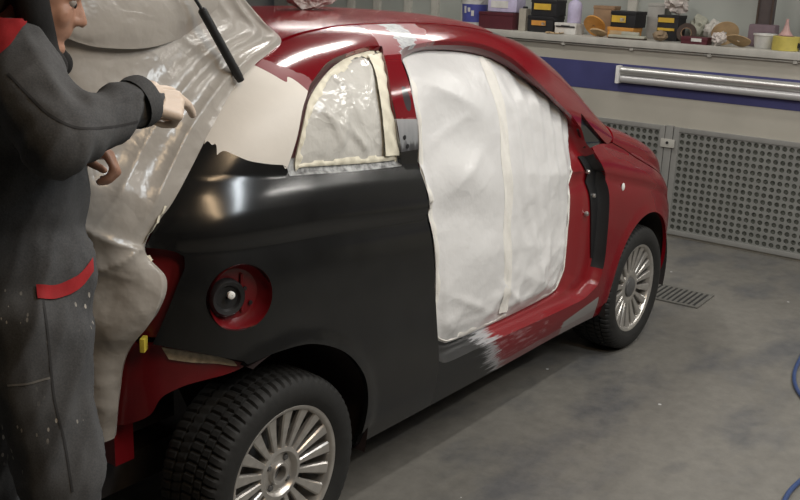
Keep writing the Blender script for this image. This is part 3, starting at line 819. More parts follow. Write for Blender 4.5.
# apertures: step from the outer skin down to the masked flange
def band(name, outer, inner, off, mat_a, parent, n=220, step=.012, mats=None, depth0=.0):
    """outer/inner loops start at matching corners"""
    A = resample(np.array(outer) * [1, VS], n) / [1, VS]
    # match inner by nearest parameter: resample then align each to closest monotone
    B = resample(np.array(inner) * [1, VS], 600) / [1, VS]
    idx = [int(np.argmin(((B - a) * [1, VS] ** np.array([1, 1])) @ np.eye(2) @ ((B - a) * [1, VS]).T[:, :1] * 0 + ((B - a) ** 2 * [1, VS * VS]).sum(1)[:, None]).real) if False else int(np.argmin(((B - a) ** 2 * [1, VS * VS]).sum(1))) for a in A]
    Bm = B[idx]
    Bm = (np.roll(Bm, 1, 0) + Bm * 2 + np.roll(Bm, -1, 0)) / 4
    rings = []
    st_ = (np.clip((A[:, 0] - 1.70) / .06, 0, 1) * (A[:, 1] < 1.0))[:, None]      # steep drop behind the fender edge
    for (w, o, o2) in ((0.0, 0, 0), (.03, .10, .55), (.10, .45, .80), (.22, .68, .84), (.45, .78, .86), (.62, .84, .88), (.70, .99, .99), (1.0, 1.02, 1.02)):
        xv = A * (1 - w) + Bm * w
        rings.append(P(xv[:, 0], xv[:, 1]) - NRM(xv[:, 0], xv[:, 1]) * off * (o * (1 - st_) + o2 * st_))
    L = len(A); vs = np.vstack(rings); fs = []
    for r in range(len(rings) - 1):
        for i in range(L):
            j = (i + 1) % L
            fs.append((r * L + i, r * L + j, (r + 1) * L + j, (r + 1) * L + i))
    o = mobj(name, vs, fs, mat_a, parent, True, None, 50)
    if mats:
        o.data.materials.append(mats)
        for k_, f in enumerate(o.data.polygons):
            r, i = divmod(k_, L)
            if r < 2 and st_[i, 0] > .5 and .36 < A[i, 1] < .95: f.material_index = 1  # step faces blackened as painted shade of the open gap
    return o

def aperture_mat():
    m, t, b = nt_mat('aperture_paint')
    v = texco(t)
    sx = t.nodes.new('ShaderNodeSeparateXYZ'); lk(t, v, sx.inputs[0])
    X, Y, Z = sx.outputs
    st = mth(t, 'MULTIPLY_ADD', tnoise(t, texco(t, 'Object', (7, 60, 90)), 1, 5, .7), .30, -.15)
    xx = mth(t, 'ADD', mth(t, 'ADD', X, st), mth(t, 'MULTIPLY', mth(t, 'SUBTRACT', mth(t, 'MINIMUM', Z, .6), .40), .5))
    c = ramp(t, mth(t, 'SUBTRACT', xx, .5), [(.46, (.011, .0115, .012)), (.49, (.3, .3, .31)), (.53, (.34, .34, .35)), (.58, (.20, .006, .01)), (1, (.20, .006, .01))])
    up = mth(t, 'GREATER_THAN', Z, 1.15)
    c = mixc(t, up, c, (.10, .012, .016, 1))
    lk(t, c, b.inputs['Base Color'])
    b.inputs['Roughness'].default_value = .35
    b.inputs['Coat Weight'].default_value = .3
    return m
M['aperture'] = aperture_mat()
DOOR_LOOP = ch(DOOR_TOP, FENDER, DOOR_BOT, rev(DOOR_R2), [DOOR_R2[0], DOOR_R1[-1]], rev(DOOR_R1))
A_LOOP = catmull(A_IN, 8, True)
band('door_aperture', DOOR_LOOP, A_LOOP, .06, M['aperture'], car, mats=M['rubber_and_shade'])
WIN_LOOP = ch(WIN_OUT_B, WIN_OUT_R, WIN_OUT_T, WIN_OUT_L)
W_LOOP = catmull(WIN_IN, 6, True)
def wflange_mat():
    m, t, b = nt_mat('window_flange_paint')
    v = texco(t)
    sx = t.nodes.new('ShaderNodeSeparateXYZ'); lk(t, v, sx.inputs[0])
    n = tnoise(t, v, 40, 4)
    g = ramp(t, n, [(.35, (.10, .10, .10)), (.6, (.42, .43, .43))])
    c = mixc(t, mth(t, 'GREATER_THAN', sx.outputs['Z'], 1.165), g, (.05, .012, .014, 1))
    lk(t, c, b.inputs['Base Color']); b.inputs['Roughness'].default_value = .4
    return m
band('window_flange', WIN_LOOP, W_LOOP, .025, wflange_mat(), car, n=160)
gap = panel('hinge_gap_shade', ch([(1.800, .955), (1.84, .895), (1.906, .795), (1.921, .681), (1.924, .502), (1.92, .40)], [(1.92, .40), (1.852, .40)], [(1.852, .40), (1.836, .502), (1.820, .62), (1.800, .74), (1.765, .85), (1.720, .955)], [(1.720, .955), (1.800, .955)]), M['rubber_and_shade'], car, h=.03, off=.044, flange=.004)  # black strip painting in the shade of the open gap, no real seal
# hinge bolts and holes on the front door pillar, holes on the centre pillar foot
for (x, v) in ((1.775, .842), (1.832, .735), (1.772, .645)):
    q = Vector(P(x, v)) - Vector(NRM(x, v)) * .046; nn = Vector(NRM(x, v))
    R_ = nn.to_track_quat('Z', 'Y').to_matrix()
    MB().lathe([(-.004, .010), (.006, .010), (.010, .008), (.012, .001)], R_, 12, c=q).build('hinge_bolt', M['steel'], car)
for (x, v, r) in ((.533, 1.085, .0075), (.548, 1.058, .0075)):
    q = Vector(P(x, v)); nn = Vector(NRM(x, v)); R_ = nn.to_track_quat('Z', 'Y').to_matrix()
    MB().lathe([(.001, r), (.0015, r * .8), (.0015, .0005)], R_, 14, c=q).build('bolt_hole', M['rubber_and_shade'], car)

# wheel wells and floor
def well(cx, cz, r, mat, side=-1):
    mb = MB(); y0, y1 = side * .795, side * .40
    prof = []
    pts = []
    for a in np.linspace(-.30, math.pi + .30 if cx > 1 else 1.98, 30):
        pts.append([(cx + r * math.cos(a), y0, cz + r * math.sin(a)), (cx + r * math.cos(a), (y0 + y1) / 2, cz + r * math.sin(a)), (cx + r * math.cos(a), y1, cz + r * math.sin(a))])
    mb.grid(pts)
    rim = [q[2] for q in pts]; c = (cx, y1, cz)
    mb.add(rim + [c], [(i, i + 1, len(rim)) for i in range(len(rim) - 1)])
    return mb.build('wheel_well', mat, car)
M['well_red'] = simple('wheel_well_red', (.012, .004, .004), .85, 0, .3, 12)
for sd in (-1, 1):
    cp(well(0.0, .34, .345, M['well_red'], sd)); cp(well(2.3, .33, .33, M['dark_liner'], sd))
mb = MB(); mb.box((1.15, 0, .27), (3.0, .80, .10)); mb.box((1.14, 0, .30), (1.52, 1.50, .09))
cp(mb.build('underbody', M['dark_liner'], car, smooth=False))
# rear panel behind the film and the gas strut
mb = MB(); mb.box((-.33, 0, .62), (.06, 1.02, .50)); cp(mb.build('rear_panel', M['red_inner'], car, smooth=False))
mb = MB(); mb.box((-.22, .0, .43), (.30, .80, .10)); cp(mb.build('boot_floor', M['dark_liner'], car, smooth=False))
s0 = Vector((.004, -.614, 1.362)); s1 = Vector((-.094, -.578, 1.542)); s2 = Vector((-.30, -.51, 1.87))
mb = MB(); mb.tube([s0, s0 + (s1 - s0) * .06, s1 - (s1 - s0) * .02, s1], [.009, .0115, .0115, .008], 14); cp(mb.build('gas_strut', M['rubber_and_shade'], car))
mb = MB(); mb.tube([s1, s2], .0045, 10); cp(mb.build('strut_rod', M['rubber_and_shade'], car))
# open tailgate: a curved slab hinged on the roof
tg = []
for v in np.linspace(-1, 1, 15):
    row = []
    for u in np.linspace(0, 1, 12):
        wd = .50 - .03 * u
        row.append((.20 - .66 * u, v * wd, 1.475 + .50 * u + .05 * math.sin(math.pi * u) - .03 * v * v))
    tg.append(row)
mb = MB(); mb.grid(tg); mb.grid([[(q[0] + .03, q[1] * .98, q[2] - .05) for q in r] for r in tg])
edge = tg[0] + [r[-1] for r in tg] + tg[-1][::-1]
mb.grid([edge, [(q[0] + .03, q[1] * .98, q[2] - .05) for q in edge]])
o = cp(mb.build('tailgate', M['red'], car)); tag(o, 'open red tailgate wrapped in film')

# ------------------------------------------------------------------ wheels
def tyre_mesh():
    w2 = .0925
    prof = [(-.070, .197), (-.084, .205), (-.094, .222), (-.097, .243), (-.093, .263), (-.087, .275), (-.079, .2835), (-.068, .2875), (-.055, .2895), (-.0505, .2898), (-.050, .283), (-.044, .283), (-.0435, .2905), (-.022, .2915), (-.0215, .284), (-.015, .284), (-.0145, .292), (0, .292)]
    prof = prof + [(-a * 1.35, r) for a, r in prof[::-1]][1:]        # inner shoulder reaches further in
    N = 66 * 4
    vs, fs = [], []
    for k in range(N):
        for (h, r) in prof:
            ah = abs(h)
            sh = int(round((ah - .05) * 60)) if ah > .05 else (2 if ah < .0215 else 1)
            g = (k + (sh if ah < .05 else 0)) % 4 == 0
            a = 2 * math.pi * (k + (ah - .05) * 22 * (1 if ah > .05 else 0)) / N
            rr = r
            if r > .274 and g: rr = r - (.0065 if ah < .0795 else .004)
            vs.append((rr * math.cos(a), h, rr * math.sin(a)))
    L = len(prof)
    for k in range(N):
        k2 = (k + 1) % N
        for i in range(L - 1):
            fs.append((k * L + i, k * L + i + 1, k2 * L + i + 1, k2 * L + i))
    return vs, fs
RY = Matrix.Rotation(math.pi / 2, 3, 'X')        # lathe axis -> -Y outward
NSP = 18
def spoke_geo():
    mb = MB(); rows = []
    for r, w, hw, t in ((.066, .058, .0082, .016), (.085, .060, .0086, .016), (.115, .063, .0112, .015), (.150, .067, .0150, .014), (.178, .071, .0182, .012), (.192, .074, .0200, .010)):
        row = []
        for (u, d) in ((-1.0, -t), (-1.0, -.004), (-.72, 0), (.72, 0), (1.0, -.004), (1.0, -t)):
            row.append((u * hw, -(w + d), r))
        rows.append(row)
    mb.grid(rows)
    return mb
def ring_geo():
    return MB().lathe([(.020, .180), (.064, .186), (.072, .188), (.078, .191), (.082, .197), (.0835, .203), (.0815, .2065), (.074, .2065), (.060, .198), (-.06, .196), (-.075, .207), (-.075, .20)], RY, 64)
def hub_geo(rear):
    if rear: return MB().lathe([(.030, .022), (.058, .022), (.060, .025), (.060, .031), (.056, .034), (.047, .036), (.046, .056), (.056, .060), (.061, .066), (.059, .078), (.044, .084), (.03, .084)], RY, 48)
    return MB().lathe([(.050, .038), (.056, .046), (.060, .060), (.060, .070), (.057, .080), (.044, .084), (.03, .084)], RY, 48)
_cache = {}
def shared(key, fn, name, mat, parent):
    if key not in _cache:
        o = fn(); o.name = name; o.parent = parent; _cache[key] = o.data; return o
    o = bpy.data.objects.new(name, _cache[key]); COL.objects.link(o); o.parent = parent; return o
def wheel(x, y, rz, spin, rear):
    w = empty('wheel', (x, y, .29), rz); w.parent = car; cp(w)
    def tyre():
        v, f = tyre_mesh(); return mobj('tyre', v, f, M['tyre'], None, True, None, 28)
    shared('tyre', tyre, 'tyre', None, w)
    shared('ring', lambda: ring_geo().build('rim', M['alloy']), 'rim', None, w)
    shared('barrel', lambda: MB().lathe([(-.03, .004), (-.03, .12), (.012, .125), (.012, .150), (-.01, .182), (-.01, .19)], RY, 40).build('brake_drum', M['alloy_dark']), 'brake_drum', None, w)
    shared('hub%d' % rear, lambda: hub_geo(rear).build('hub', M['alloy']), 'hub', None, w)
    for k in range(NSP):
        s = shared('spoke', lambda: spoke_geo().build('spoke', M['alloy'], sharp=25), 'spoke', None, w)
        s.rotation_euler = (0, spin + 2 * math.pi * k / NSP, 0)
    for k in range(4):
        a = spin + math.pi / 4 + math.pi / 2 * k
        if rear:
            b = shared('bolt', lambda: MB().lathe([(.035, .0105), (.049, .0105), (.053, .007), (.053, .001)], RY, 6).build('wheel_bolt', M['cap']), 'wheel_bolt', None, w)
            b.location = (.047 * math.cos(a), 0, .047 * math.sin(a))
    if rear: shared('bore', lambda: MB().lathe([(.036, .024), (.034, .018), (.040, .010), (.041, .001)], RY, 24).build('hub_bore', M['cap']), 'hub_bore', None, w)
    else: shared('ccap', lambda: MB().lathe([(.050, .046), (.063, .045), (.067, .038), (.068, .001)], RY, 32).build('centre_cap', M['cap']), 'centre_cap', None, w)
    return w
wheel(0, -.703, 0, .10, True); wheel(2.3, -.703, 0, .05, False)
wheel(0, .703, math.pi, 0, True); wheel(2.3, .703, math.pi, 0, False)

# ------------------------------------------------------------------ masking films
def ridge(u):            # sharp crease profile 0..1
    u = u - np.floor(u)
    return 1 - np.abs(2 * u - 1)
def warp(a, b, k, ph):
    return np.sin(a * k + ph) * .5 + np.sin(b * k * 1.3 + ph * 2.1) * .5
def crumple(a, b, seed=0, f=6.0, n=7):
    """sum of randomly turned, warped creases"""
    r = np.random.default_rng(seed); h = 0 * a
    for i in range(n):
        th = r.uniform(0, math.pi); fr = f * r.uniform(.5, 1.8); ph = r.uniform(0, 9)
        u = (a * math.cos(th) + b * math.sin(th)) * fr + .35 * warp(a, b, f * .6, ph) + ph
        m = .5 + .5 * np.sin(a * f * r.uniform(.3, .8) + ph) * np.cos(b * f * r.uniform(.3, .8) + ph * 1.7)
        h = h + (ridge(u) ** 2.2) * m / fr * f
    return h / n

FY = pchip([.40, .60, .80, 1.0, 1.1, 1.2, 1.3, 1.36, 1.41, 1.45], [.752, .752, .745, .724, .702, .674, .632, .592, .545, .49])
FN = pchip([.4, .9, 1.05, 1.2, 1.35, 1.45], [0, .05, .10, .25, .60, .80])
def sheet(x, v, off, flatten):
    """film surface: hugs the opening's edge, spans straight over the shoulder crease"""
    p = P(x, v); z = p[..., 2] - off * FN(p[..., 2])
    e = P(x, v) - NRM(x, v) * off
    return np.stack([p[..., 0], e[..., 1] * (1 - flatten) - FY(z) * flatten, z], -1)
def film_patch(name, outline, off, disp, mat, parent, h=.016, flatten=False):
    xv, F, loops = tri2d(outline, (), h)
    if flatten:
        k = np.clip(segdist(xv * [1, VS], np.array(outline) * [1, VS]) / .03, 0, 1)
        p = sheet(xv[:, 0], xv[:, 1], off, k)
        n = p * 0 + np.array([0, -.96, .28])
    else:
        n = NRM(xv[:, 0], xv[:, 1]); p = P(xv[:, 0], xv[:, 1])
    edge = np.minimum(1, segdist(xv * [1, VS], np.array(outline) * [1, VS]) / .05)
    p = p - n * (0 if flatten else off) + n * (disp(p[:, 0], p[:, 2]) * edge)[:, None]
    return mobj(name, p, F, mat, parent, True)

def tape_loop(name, loop, off, w, mat, parent, wob=.006, seed=0):
    L = resample(np.array(loop) * [1, VS], 240); c = np.roll(L, -1, 0) - np.roll(L, 1, 0)
    c /= np.linalg.norm(c, axis=1, keepdims=True)
    nn = np.stack([-c[:, 1], c[:, 0]], 1)
    A = np.array(loop) * [1, VS]
    if inside((L[:1] + nn[:1] * .01), A)[0] == False: nn = -nn
    r = np.random.default_rng(seed); jit = np.repeat(r.normal(0, wob, 40), 6)
    rings = []
    for k, (ww, oo) in enumerate(((0, .001), (.3, .0035), (.7, .004), (1.0, .0015))):
        q = L + nn * (w * ww + (jit[:, None] * ww))
        q = q / [1, VS]
        rings.append(P(q[:, 0], q[:, 1]) - NRM(q[:, 0], q[:, 1]) * (off - oo - .003 * np.sin(np.arange(240) * .9)[:, None] * ww))
    m = 240; fs = []
    for a in range(3):
        for i in range(m):
            j = (i + 1) % m; fs.append((a * m + i, a * m + j, (a + 1) * m + j, (a + 1) * m + i))
    return mobj(name, np.vstack(rings), fs, mat, parent, True)

M['film_tape'] = simple('pale_tape', (.74, .72, .67), .55, 0, .05, 30, bmp=.2, bscale=60)
# --- door opening
def door_disp(x, z):
    seam = 1.175 + .05 * (z - .9)
    h = .050 * crumple(x, z, 3, 3.2, 6) * (.25 + .9 * np.clip((.80 - z) / .35, 0, 1) + .8 * np.clip((x - seam) / .15, 0, 1) * np.clip((z - .55) / .3, .3, 1))
    # broad horizontal pull folds towards the seam in the upper rear half
    d = np.clip((seam - x) / .5, 0, 1)
    h = h + .012 * np.sin((z + .35 * (x - .7)) * 21 + 2 * np.sin(x * 5)) * d * (1 - d) * 4 * np.clip((z - .75) / .2, 0, 1)
    # vertical gathers fanning out under the roof rail, in front of the seam
    a = np.clip((x - seam) / .08, 0, 1)
    h = h + .012 * ridge((x - .25 * (1.35 - z)) * 13 + .3 * np.sin(z * 9)) * a * np.clip((z - .6) / .5, 0, 1)
    # small sharp creases round the rim and low down
    h = h + .030 * crumple(x, z, 5, 8, 7) * (np.clip((.66 - z) / .14, 0, 1) + .6 * np.clip((z - 1.22) / .12, 0, 1) * np.clip((.86 - x) / .1, 0, 1) + .5 * a)
    for (x0, z0, dx, dz, am, w) in ((.75, 1.32, .9, -.35, .014, .02), (.72, 1.12, .95, .25, .012, .03), (.80, .95, .9, .42, .010, .03), (1.10, .60, .6, -.5, .016, .02), (1.35, .75, .2, -.98, .012, .015), (1.48, .70, -.25, -.9, .012, .018), (.78, .62, .85, -.4, .014, .02)):
        L_ = math.hypot(dx, dz); t_ = ((x - x0) * dx + (z - z0) * dz) / L_; d_ = np.abs((x - x0) * dz - (z - z0) * dx) / L_
        h = h + am * np.exp(-d_ / w) * np.clip(1 - np.abs(t_ - .16) / .2, 0, 1)
    # slack billow low down
    h = h + .018 * np.exp(-((x - .98) / .22) ** 2 - ((z - .62) / .16) ** 2) + .014 * np.exp(-((x - 1.38) / .12) ** 2 - ((z - .58) / .12) ** 2)
    return h
door_film = empty('masking_film', (1.15, -.76, .45)); tag(door_film, 'large white masking film taped over the empty door opening', 'masking film')
def wp_(o, par):
    o.matrix_parent_inverse = Matrix.Translation(-par.location); return o
wp_(film_patch('film_sheet', A_LOOP, .058, door_disp, M['film'], door_film, .012, True), door_film)
wp_(tape_loop('masking_tape', A_LOOP, .056, .017, M['film_tape'], door_film, seed=2), door_film)
# tape seam down the middle of the sheet
zs = np.linspace(.47, 1.372, 70); sp = []
for k in range(7):
    row = []
    for z in zs:
        x = 1.175 + .05 * (z - .9) + (k - 3) * .009 + .005 * math.sin(z * 23 + k)
        row.append((x, -float(FY(z)) - .96 * (float(door_disp(np.array(x), np.array(z))) + .0008 + .009 * (1 - abs(k - 3) / 3) * (.6 + .4 * math.sin(z * 37 + k))), z))
    sp.append(row)
wp_(MB().grid(sp).build('seam_tape', M['film_tape'], door_film, sharp=180), door_film)

# --- rear side window
def win_disp(x, z):
    h = .016 * crumple(x, z, 11, 5, 6) + .010 * crumple(x, z, 12, 12, 9)
    for (k, c, a_, w) in ((.55, .93, .012, .012), (.9, 1.42, .010, .010), (.35, .80, .010, .014), (-.8, -.62, .010, .012), (1.6, 2.25, .009, .012), (-.3, -.08, .008, .012)):
        h = h + a_ * np.exp(-np.abs(x + k * z - c) / w) * (.5 + .5 * np.sin(z * 17 + c * 5))
    return h
win_film = empty('masking_film', (.33, -.72, 1.13)); tag(win_film, 'crinkled glossy masking film taped over the rear side window', 'masking film')
wp_(film_patch('film_sheet', W_LOOP, .026, win_disp, M['film_win'], win_film, .010), win_film)
wp_(tape_loop('masking_tape', W_LOOP, .022, .020, M['tape'], win_film, seed=5), win_film)
# broad wrinkled tape along the pillar side
L = [(.588, 1.375), (.555, 1.30), (.525, 1.225), (.515, 1.13), (.525, 1.03)]
cl = np.array(catmull(L, 10)); rows = []
for k in range(6):
    row = []
    for i, (x, v) in enumerate(cl):
        x2 = x + .010 - k * .0155; q = P(x2, v); n = NRM(x2, v)
        row.append(q - n * (.016 - .003 * math.sin(i * .8 + k * 1.7) * (0 < k < 5) - .006))
    rows.append(row)
wp_(MB().grid(rows).build('wide_tape', M['tape'], win_film, sharp=60), win_film)

# --- film over the tailgate opening
film = empty('masking_film', (-.42, -.3, .5)); tag(film, 'beige plastic film draped over the open back of the car', 'masking film')
def CR(rows, nu, nv):
    """bicubic Catmull surface through a control grid"""
    G = [np.array(catmull(r, nu)) for r in rows]
    G = np.array(G)
    out = []
    for j in range(G.shape[1]):
        out.append(catmull([tuple(G[i, j]) for i in range(G.shape[0])], nv))
    return np.array(out)        # [u][v][3]
def off_n(G, hfun):
    du = np.gradient(G, axis=0); dv = np.gradient(G, axis=1)
    n = np.cross(du, dv); n /= np.linalg.norm(n, axis=2, keepdims=True) + 1e-12
    return G + n * hfun[..., None], n
def sp_(x, v, o=.004):
    q = P(x, v) + NRM(x, v) * o; return tuple(q)
rows = [
    [(-.372, -.535, .475), (-.42, -.50, .465), (-.455, -.38, .46), (-.47, .0, .46), (-.45, .50, .46)],
    [(-.372, -.560, .60), (-.425, -.53, .60), (-.465, -.40, .60), (-.48, .0, .60), (-.46, .50, .60)],
    [(-.366, -.592, .715), (-.43, -.55, .72), (-.475, -.42, .72), (-.49, .0, .72), (-.47, .50, .72)],
    [sp_(-0.322, .665, .004), (-.41, -.60, .83), (-.485, -.44, .84), (-.50, .0, .84), (-.48, .50, .84)],
    [sp_(-0.304, .75, .004), (-.395, -.61, .92), (-.488, -.45, .94), (-.51, .0, .95), (-.49, .5, .95)],
    [sp_(-0.329, .832, .004), (-.425, -.60, 1.02), (-.49, -.46, 1.04), (-.515, .0, 1.05), (-.49, .5, 1.05)],
    [sp_(-0.256, .941, .004), (-.385, -.61, 1.11), (-.49, -.47, 1.14), (-.52, .0, 1.15), (-.49, .5, 1.15)],
    [sp_(-0.192, 1.023, .004), (-.36, -.580, 1.18), (-.49, -.47, 1.23), (-.52, .0, 1.25), (-.49, .5, 1.25)],
    [sp_(-0.110, 1.162, .004), (-.31, -.565, 1.28), (-.49, -.47, 1.34), (-.52, .0, 1.38), (-.49, .5, 1.38)],
    [sp_(0.000, 1.295, .004), (-.26, -.545, 1.38), (-.49, -.47, 1.45), (-.52, .0, 1.50), (-.49, .5, 1.50)],
    [sp_(0.096, 1.379, .004), (-.20, -.530, 1.46), (-.49, -.47, 1.56), (-.52, .0, 1.62), (-.49, .5, 1.62)],
    [sp_(0.246, 1.474, .004), (-.12, -.515, 1.54), (-.48, -.47, 1.68), (-.52, .0, 1.75), (-.49, .5, 1.75)],
    [(.19, -.512, 1.50), (-.10, -.505, 1.62), (-.47, -.47, 1.80), (-.51, .0, 1.86), (-.48, .5, 1.86)],
    [(.12, -.50, 1.555), (-.12, -.50, 1.73), (-.47, -.47, 1.97), (-.50, .0, 2.02), (-.48, .5, 2.0)],
]
G = CR(rows, 34, 16)
nu, nv = G.shape[:2]
uu, vv = np.meshgrid(np.linspace(0, 1, nu), np.linspace(0, 1, nv), indexing='ij')
mm = np.linalg.norm(np.gradient(G, axis=0), axis=2).cumsum(0); zz = G[..., 2]
edge = np.clip(uu / .03, 0, 1)
h = -.034 * crumple(mm, zz, 21, 3.2, 7) * (.55 + .9 * np.clip((1.10 - zz) / .25, 0, 1)) - .030 * crumple(mm, zz, 22, 8, 9) * np.clip((1.12 - zz) / .15, .12, 1) - .016 * np.exp(-np.abs(zz - .965 + .25 * (mm - .1)) / .018) * np.clip(mm / .05, 0, 1) - .014 * np.exp(-np.abs(zz - 1.03 - .5 * (mm - .12)) / .015) * np.clip(mm / .05, 0, 1)
# stretch folds running parallel to the pillar edge
h = h - .016 * ridge(mm * 11 + .2 * np.sin(zz * 9)) ** 2 * np.clip((zz - 1.0) / .15, 0, 1) * np.clip(1 - (mm - .02) / .25, 0, 1)
G2, _n = off_n(G, h * edge)
wp_(MB().grid(G2.tolist()).build('film_sheet', M['film_rear'], film, sharp=180), film)
# overlapping film hood hanging from the tailgate
hem = [(-.58, -.50, 1.52), (-.492, -.555, 1.492), (-.420, -.572, 1.465), (-.365, -.578, 1.455), (-.258, -.578, 1.450), (-.150, -.566, 1.464), (-.055, -.548, 1.492), (.06, -.525, 1.535)]
hem = [(x, y + .020, z) for x, y, z in hem]
rows2 = [hem,
         [(x + .004, y - .006, z + .05 - .015 * math.sin(i)) for i, (x, y, z) in enumerate(hem)],
         [(x, y + .012, z + .14 + .03 * i / 7) for i, (x, y, z) in enumerate(hem)],
         [(x - .02, y + .03, z + .26 + .05 * (7 - i) / 7) for i, (x, y, z) in enumerate(hem)],
         [(x - .03, y + .08, z + .40 + .08 * (7 - i) / 7) for i, (x, y, z) in enumerate(hem)]]
G = CR(rows2, 16, 12)
mm = np.linalg.norm(np.gradient(G, axis=0), axis=2).cumsum(0); zz = G[..., 2]
G2, _n = off_n(G, -.016 * crumple(mm, zz, 31, 5, 7))
wp_(MB().grid(G2.tolist()).build('film_hood', M['film_rear'], film, sharp=180), film)
# strips of tape on the lamp corner
q = MB(); q.box((-.346, -.628, .742), (.03, .012, .035), rz=.6, bev=.002); wp_(q.build('yellow_tape', M['yellow_tape'], film), film)
cl = [sp_(-.205, 1.015, .006), sp_(-.262, .941, .006), sp_(-.300, .89, .006), sp_(-.333, .832, .007), sp_(-.318, .80, .006)]
cl = np.array(catmull(cl, 12)); r_ = []
for k in range(4):
    r_.append([tuple(c + np.array((-.008, -.001, -.006)) * k + np.array((0, .002 * math.sin(i * .7 + k), .003 * math.sin(i * 1.3 + 2 * k))) ) for i, c in enumerate(cl)])
wp_(MB().grid(r_).build('masking_tape', M['tape'], film, sharp=60), film)

# crumpled masking paper on the roof
def crumpled(name, c, r, mat, seed, label, cat='paper', sub=3, amp=.45, group=None):
    bm = bmesh.new(); bmesh.ops.create_icosphere(bm, subdivisions=sub, radius=1.0)
    for v in bm.verts:
        d = v.co.normalized()
        k = .86 + amp * (.55 * noise.noise(d * 2.3 + Vector((seed, 0, 0))) + .35 * noise.noise(d * 5.1 + Vector((0, seed, 0))) + random.uniform(-.14, .14))
        v.co = Vector((d.x * r[0], d.y * r[1], d.z * r[2])) * k
    zmin = min(v.co.z for v in bm.verts)
    for v in bm.verts: v.co.z -= zmin
    me = bpy.data.meshes.new(name); bm.to_mesh(me); bm.free()
    me.materials.append(mat)
    o = bpy.data.objects.new(name, me); o.location = c; COL.objects.link(o)
    return tag(o, label, cat, group)
crumpled('masking_paper', (.86, -.07, 1.506), (.17, .08, .075), M['paper'], 3.1, 'crumpled pale masking paper lying on the red roof')

# ------------------------------------------------------------------ the person
def blob(name, mb, voxel, it=6, fac=.5, mat=None):
    me = bpy.data.meshes.new(name + '_src'); me.from_pydata(mb.v, [], mb.f); me.update()
    o = bpy.data.objects.new(name + '_src', me); COL.objects.link(o)
    m = o.modifiers.new('r', 'REMESH'); m.mode = 'VOXEL'; m.voxel_size = voxel
    m = o.modifiers.new('s', 'SMOOTH'); m.factor = fac; m.iterations = it
    dg = bpy.context.evaluated_depsgraph_get(); dg.update()
    out = bpy.data.meshes.new_from_object(o.evaluated_get(dg))
    bpy.data.objects.remove(o); bpy.data.meshes.remove(me)
    out.name = name
    out.polygons.foreach_set('use_smooth', [True] * len(out.polygons))
    out.materials.clear()
    if mat: out.materials.append(mat)
    r = bpy.data.objects.new(name, out); COL.objects.link(r)
    return r
def vget(o):
    a = np.empty(len(o.data.vertices) * 3); o.data.vertices.foreach_get('co', a); n = np.empty_like(a); o.data.vertices.foreach_get('normal', n)
    return a.reshape(-1, 3), n.reshape(-1, 3)
def vset(o, a):
    o.data.vertices.foreach_set('co', a.ravel()); o.data.update()

M['skin'] = simple('skin', (.40, .215, .145), .5, 0, .10, 30, bmp=.05, bscale=180)
M['hair'] = simple('dark_hair', (.035, .028, .024), .7, 0, .3, 60, bmp=.3, bscale=160)
M['glove'] = simple('latex_glove', (.66, .54, .44), .42, 0, .06, 20, bmp=.08, bscale=120)
M['hood'] = simple('black_fleece', (.006, .006, .0065), .9, 0, .3, 40, bmp=.2, bscale=150)
M['red_cloth'] = simple('red_workwear', (.32, .010, .014), .8, 0, .12, 30, bmp=.1, bscale=200)
M['eye_white'] = simple('eye_white', (.30, .27, .25), .3)
M['boot'] = simple('boot_leather', (.02, .018, .016), .6)
def overall_mat():
    m, t, b = nt_mat('grey_workwear')
    v = texco(t)
    c = ramp(t, tnoise(t, v, 7, 5), [(.3, (.056, .059, .064)), (.7, (.088, .090, .093))])
    c = mixc(t, .25, c, ramp(t, tnoise(t, v, 260, 2), [(.3, (.040, .040, .042)), (.7, (.14, .14, .14))]))
    sx = t.nodes.new('ShaderNodeSeparateXYZ'); lk(t, v, sx.inputs[0])
    vo = t.nodes.new('ShaderNodeTexVoronoi'); vo.inputs['Scale'].default_value = 62; vo.inputs['Randomness'].default_value = 1
    lk(t, texco(t, 'Object', (1, 1, .45)), vo.inputs['Vector'])
    patch = ramp(t, tnoise(t, v, 6, 2), [(.52, (0, 0, 0)), (.62, (1, 1, 1))])
    sp = mth(t, 'MULTIPLY', mth(t, 'LESS_THAN', vo.outputs['Distance'], .17), patch)
    sp = mth(t, 'MULTIPLY', sp, mth(t, 'LESS_THAN', sx.outputs['Z'], 1.16))
    c = mixc(t, mth(t, 'MULTIPLY', sp, .8), c, (.50, .47, .42))
    lk(t, c, b.inputs['Base Color']); b.inputs['Roughness'].default_value = .85; b.inputs['Specular IOR Level'].default_value = .2
    bump(t, b, tnoise(t, v, 300, 2), .15, .002)
    return m
M['overall'] = overall_mat()

man = empty('person', (-.70, -.67, 0)); tag(man, 'person in dark grey overalls with red trims pointing a gloved hand at the car', 'person')
def mp(o): o.parent = man; o.matrix_parent_inverse = Matrix.Translation((.70, .67, 0)); return o

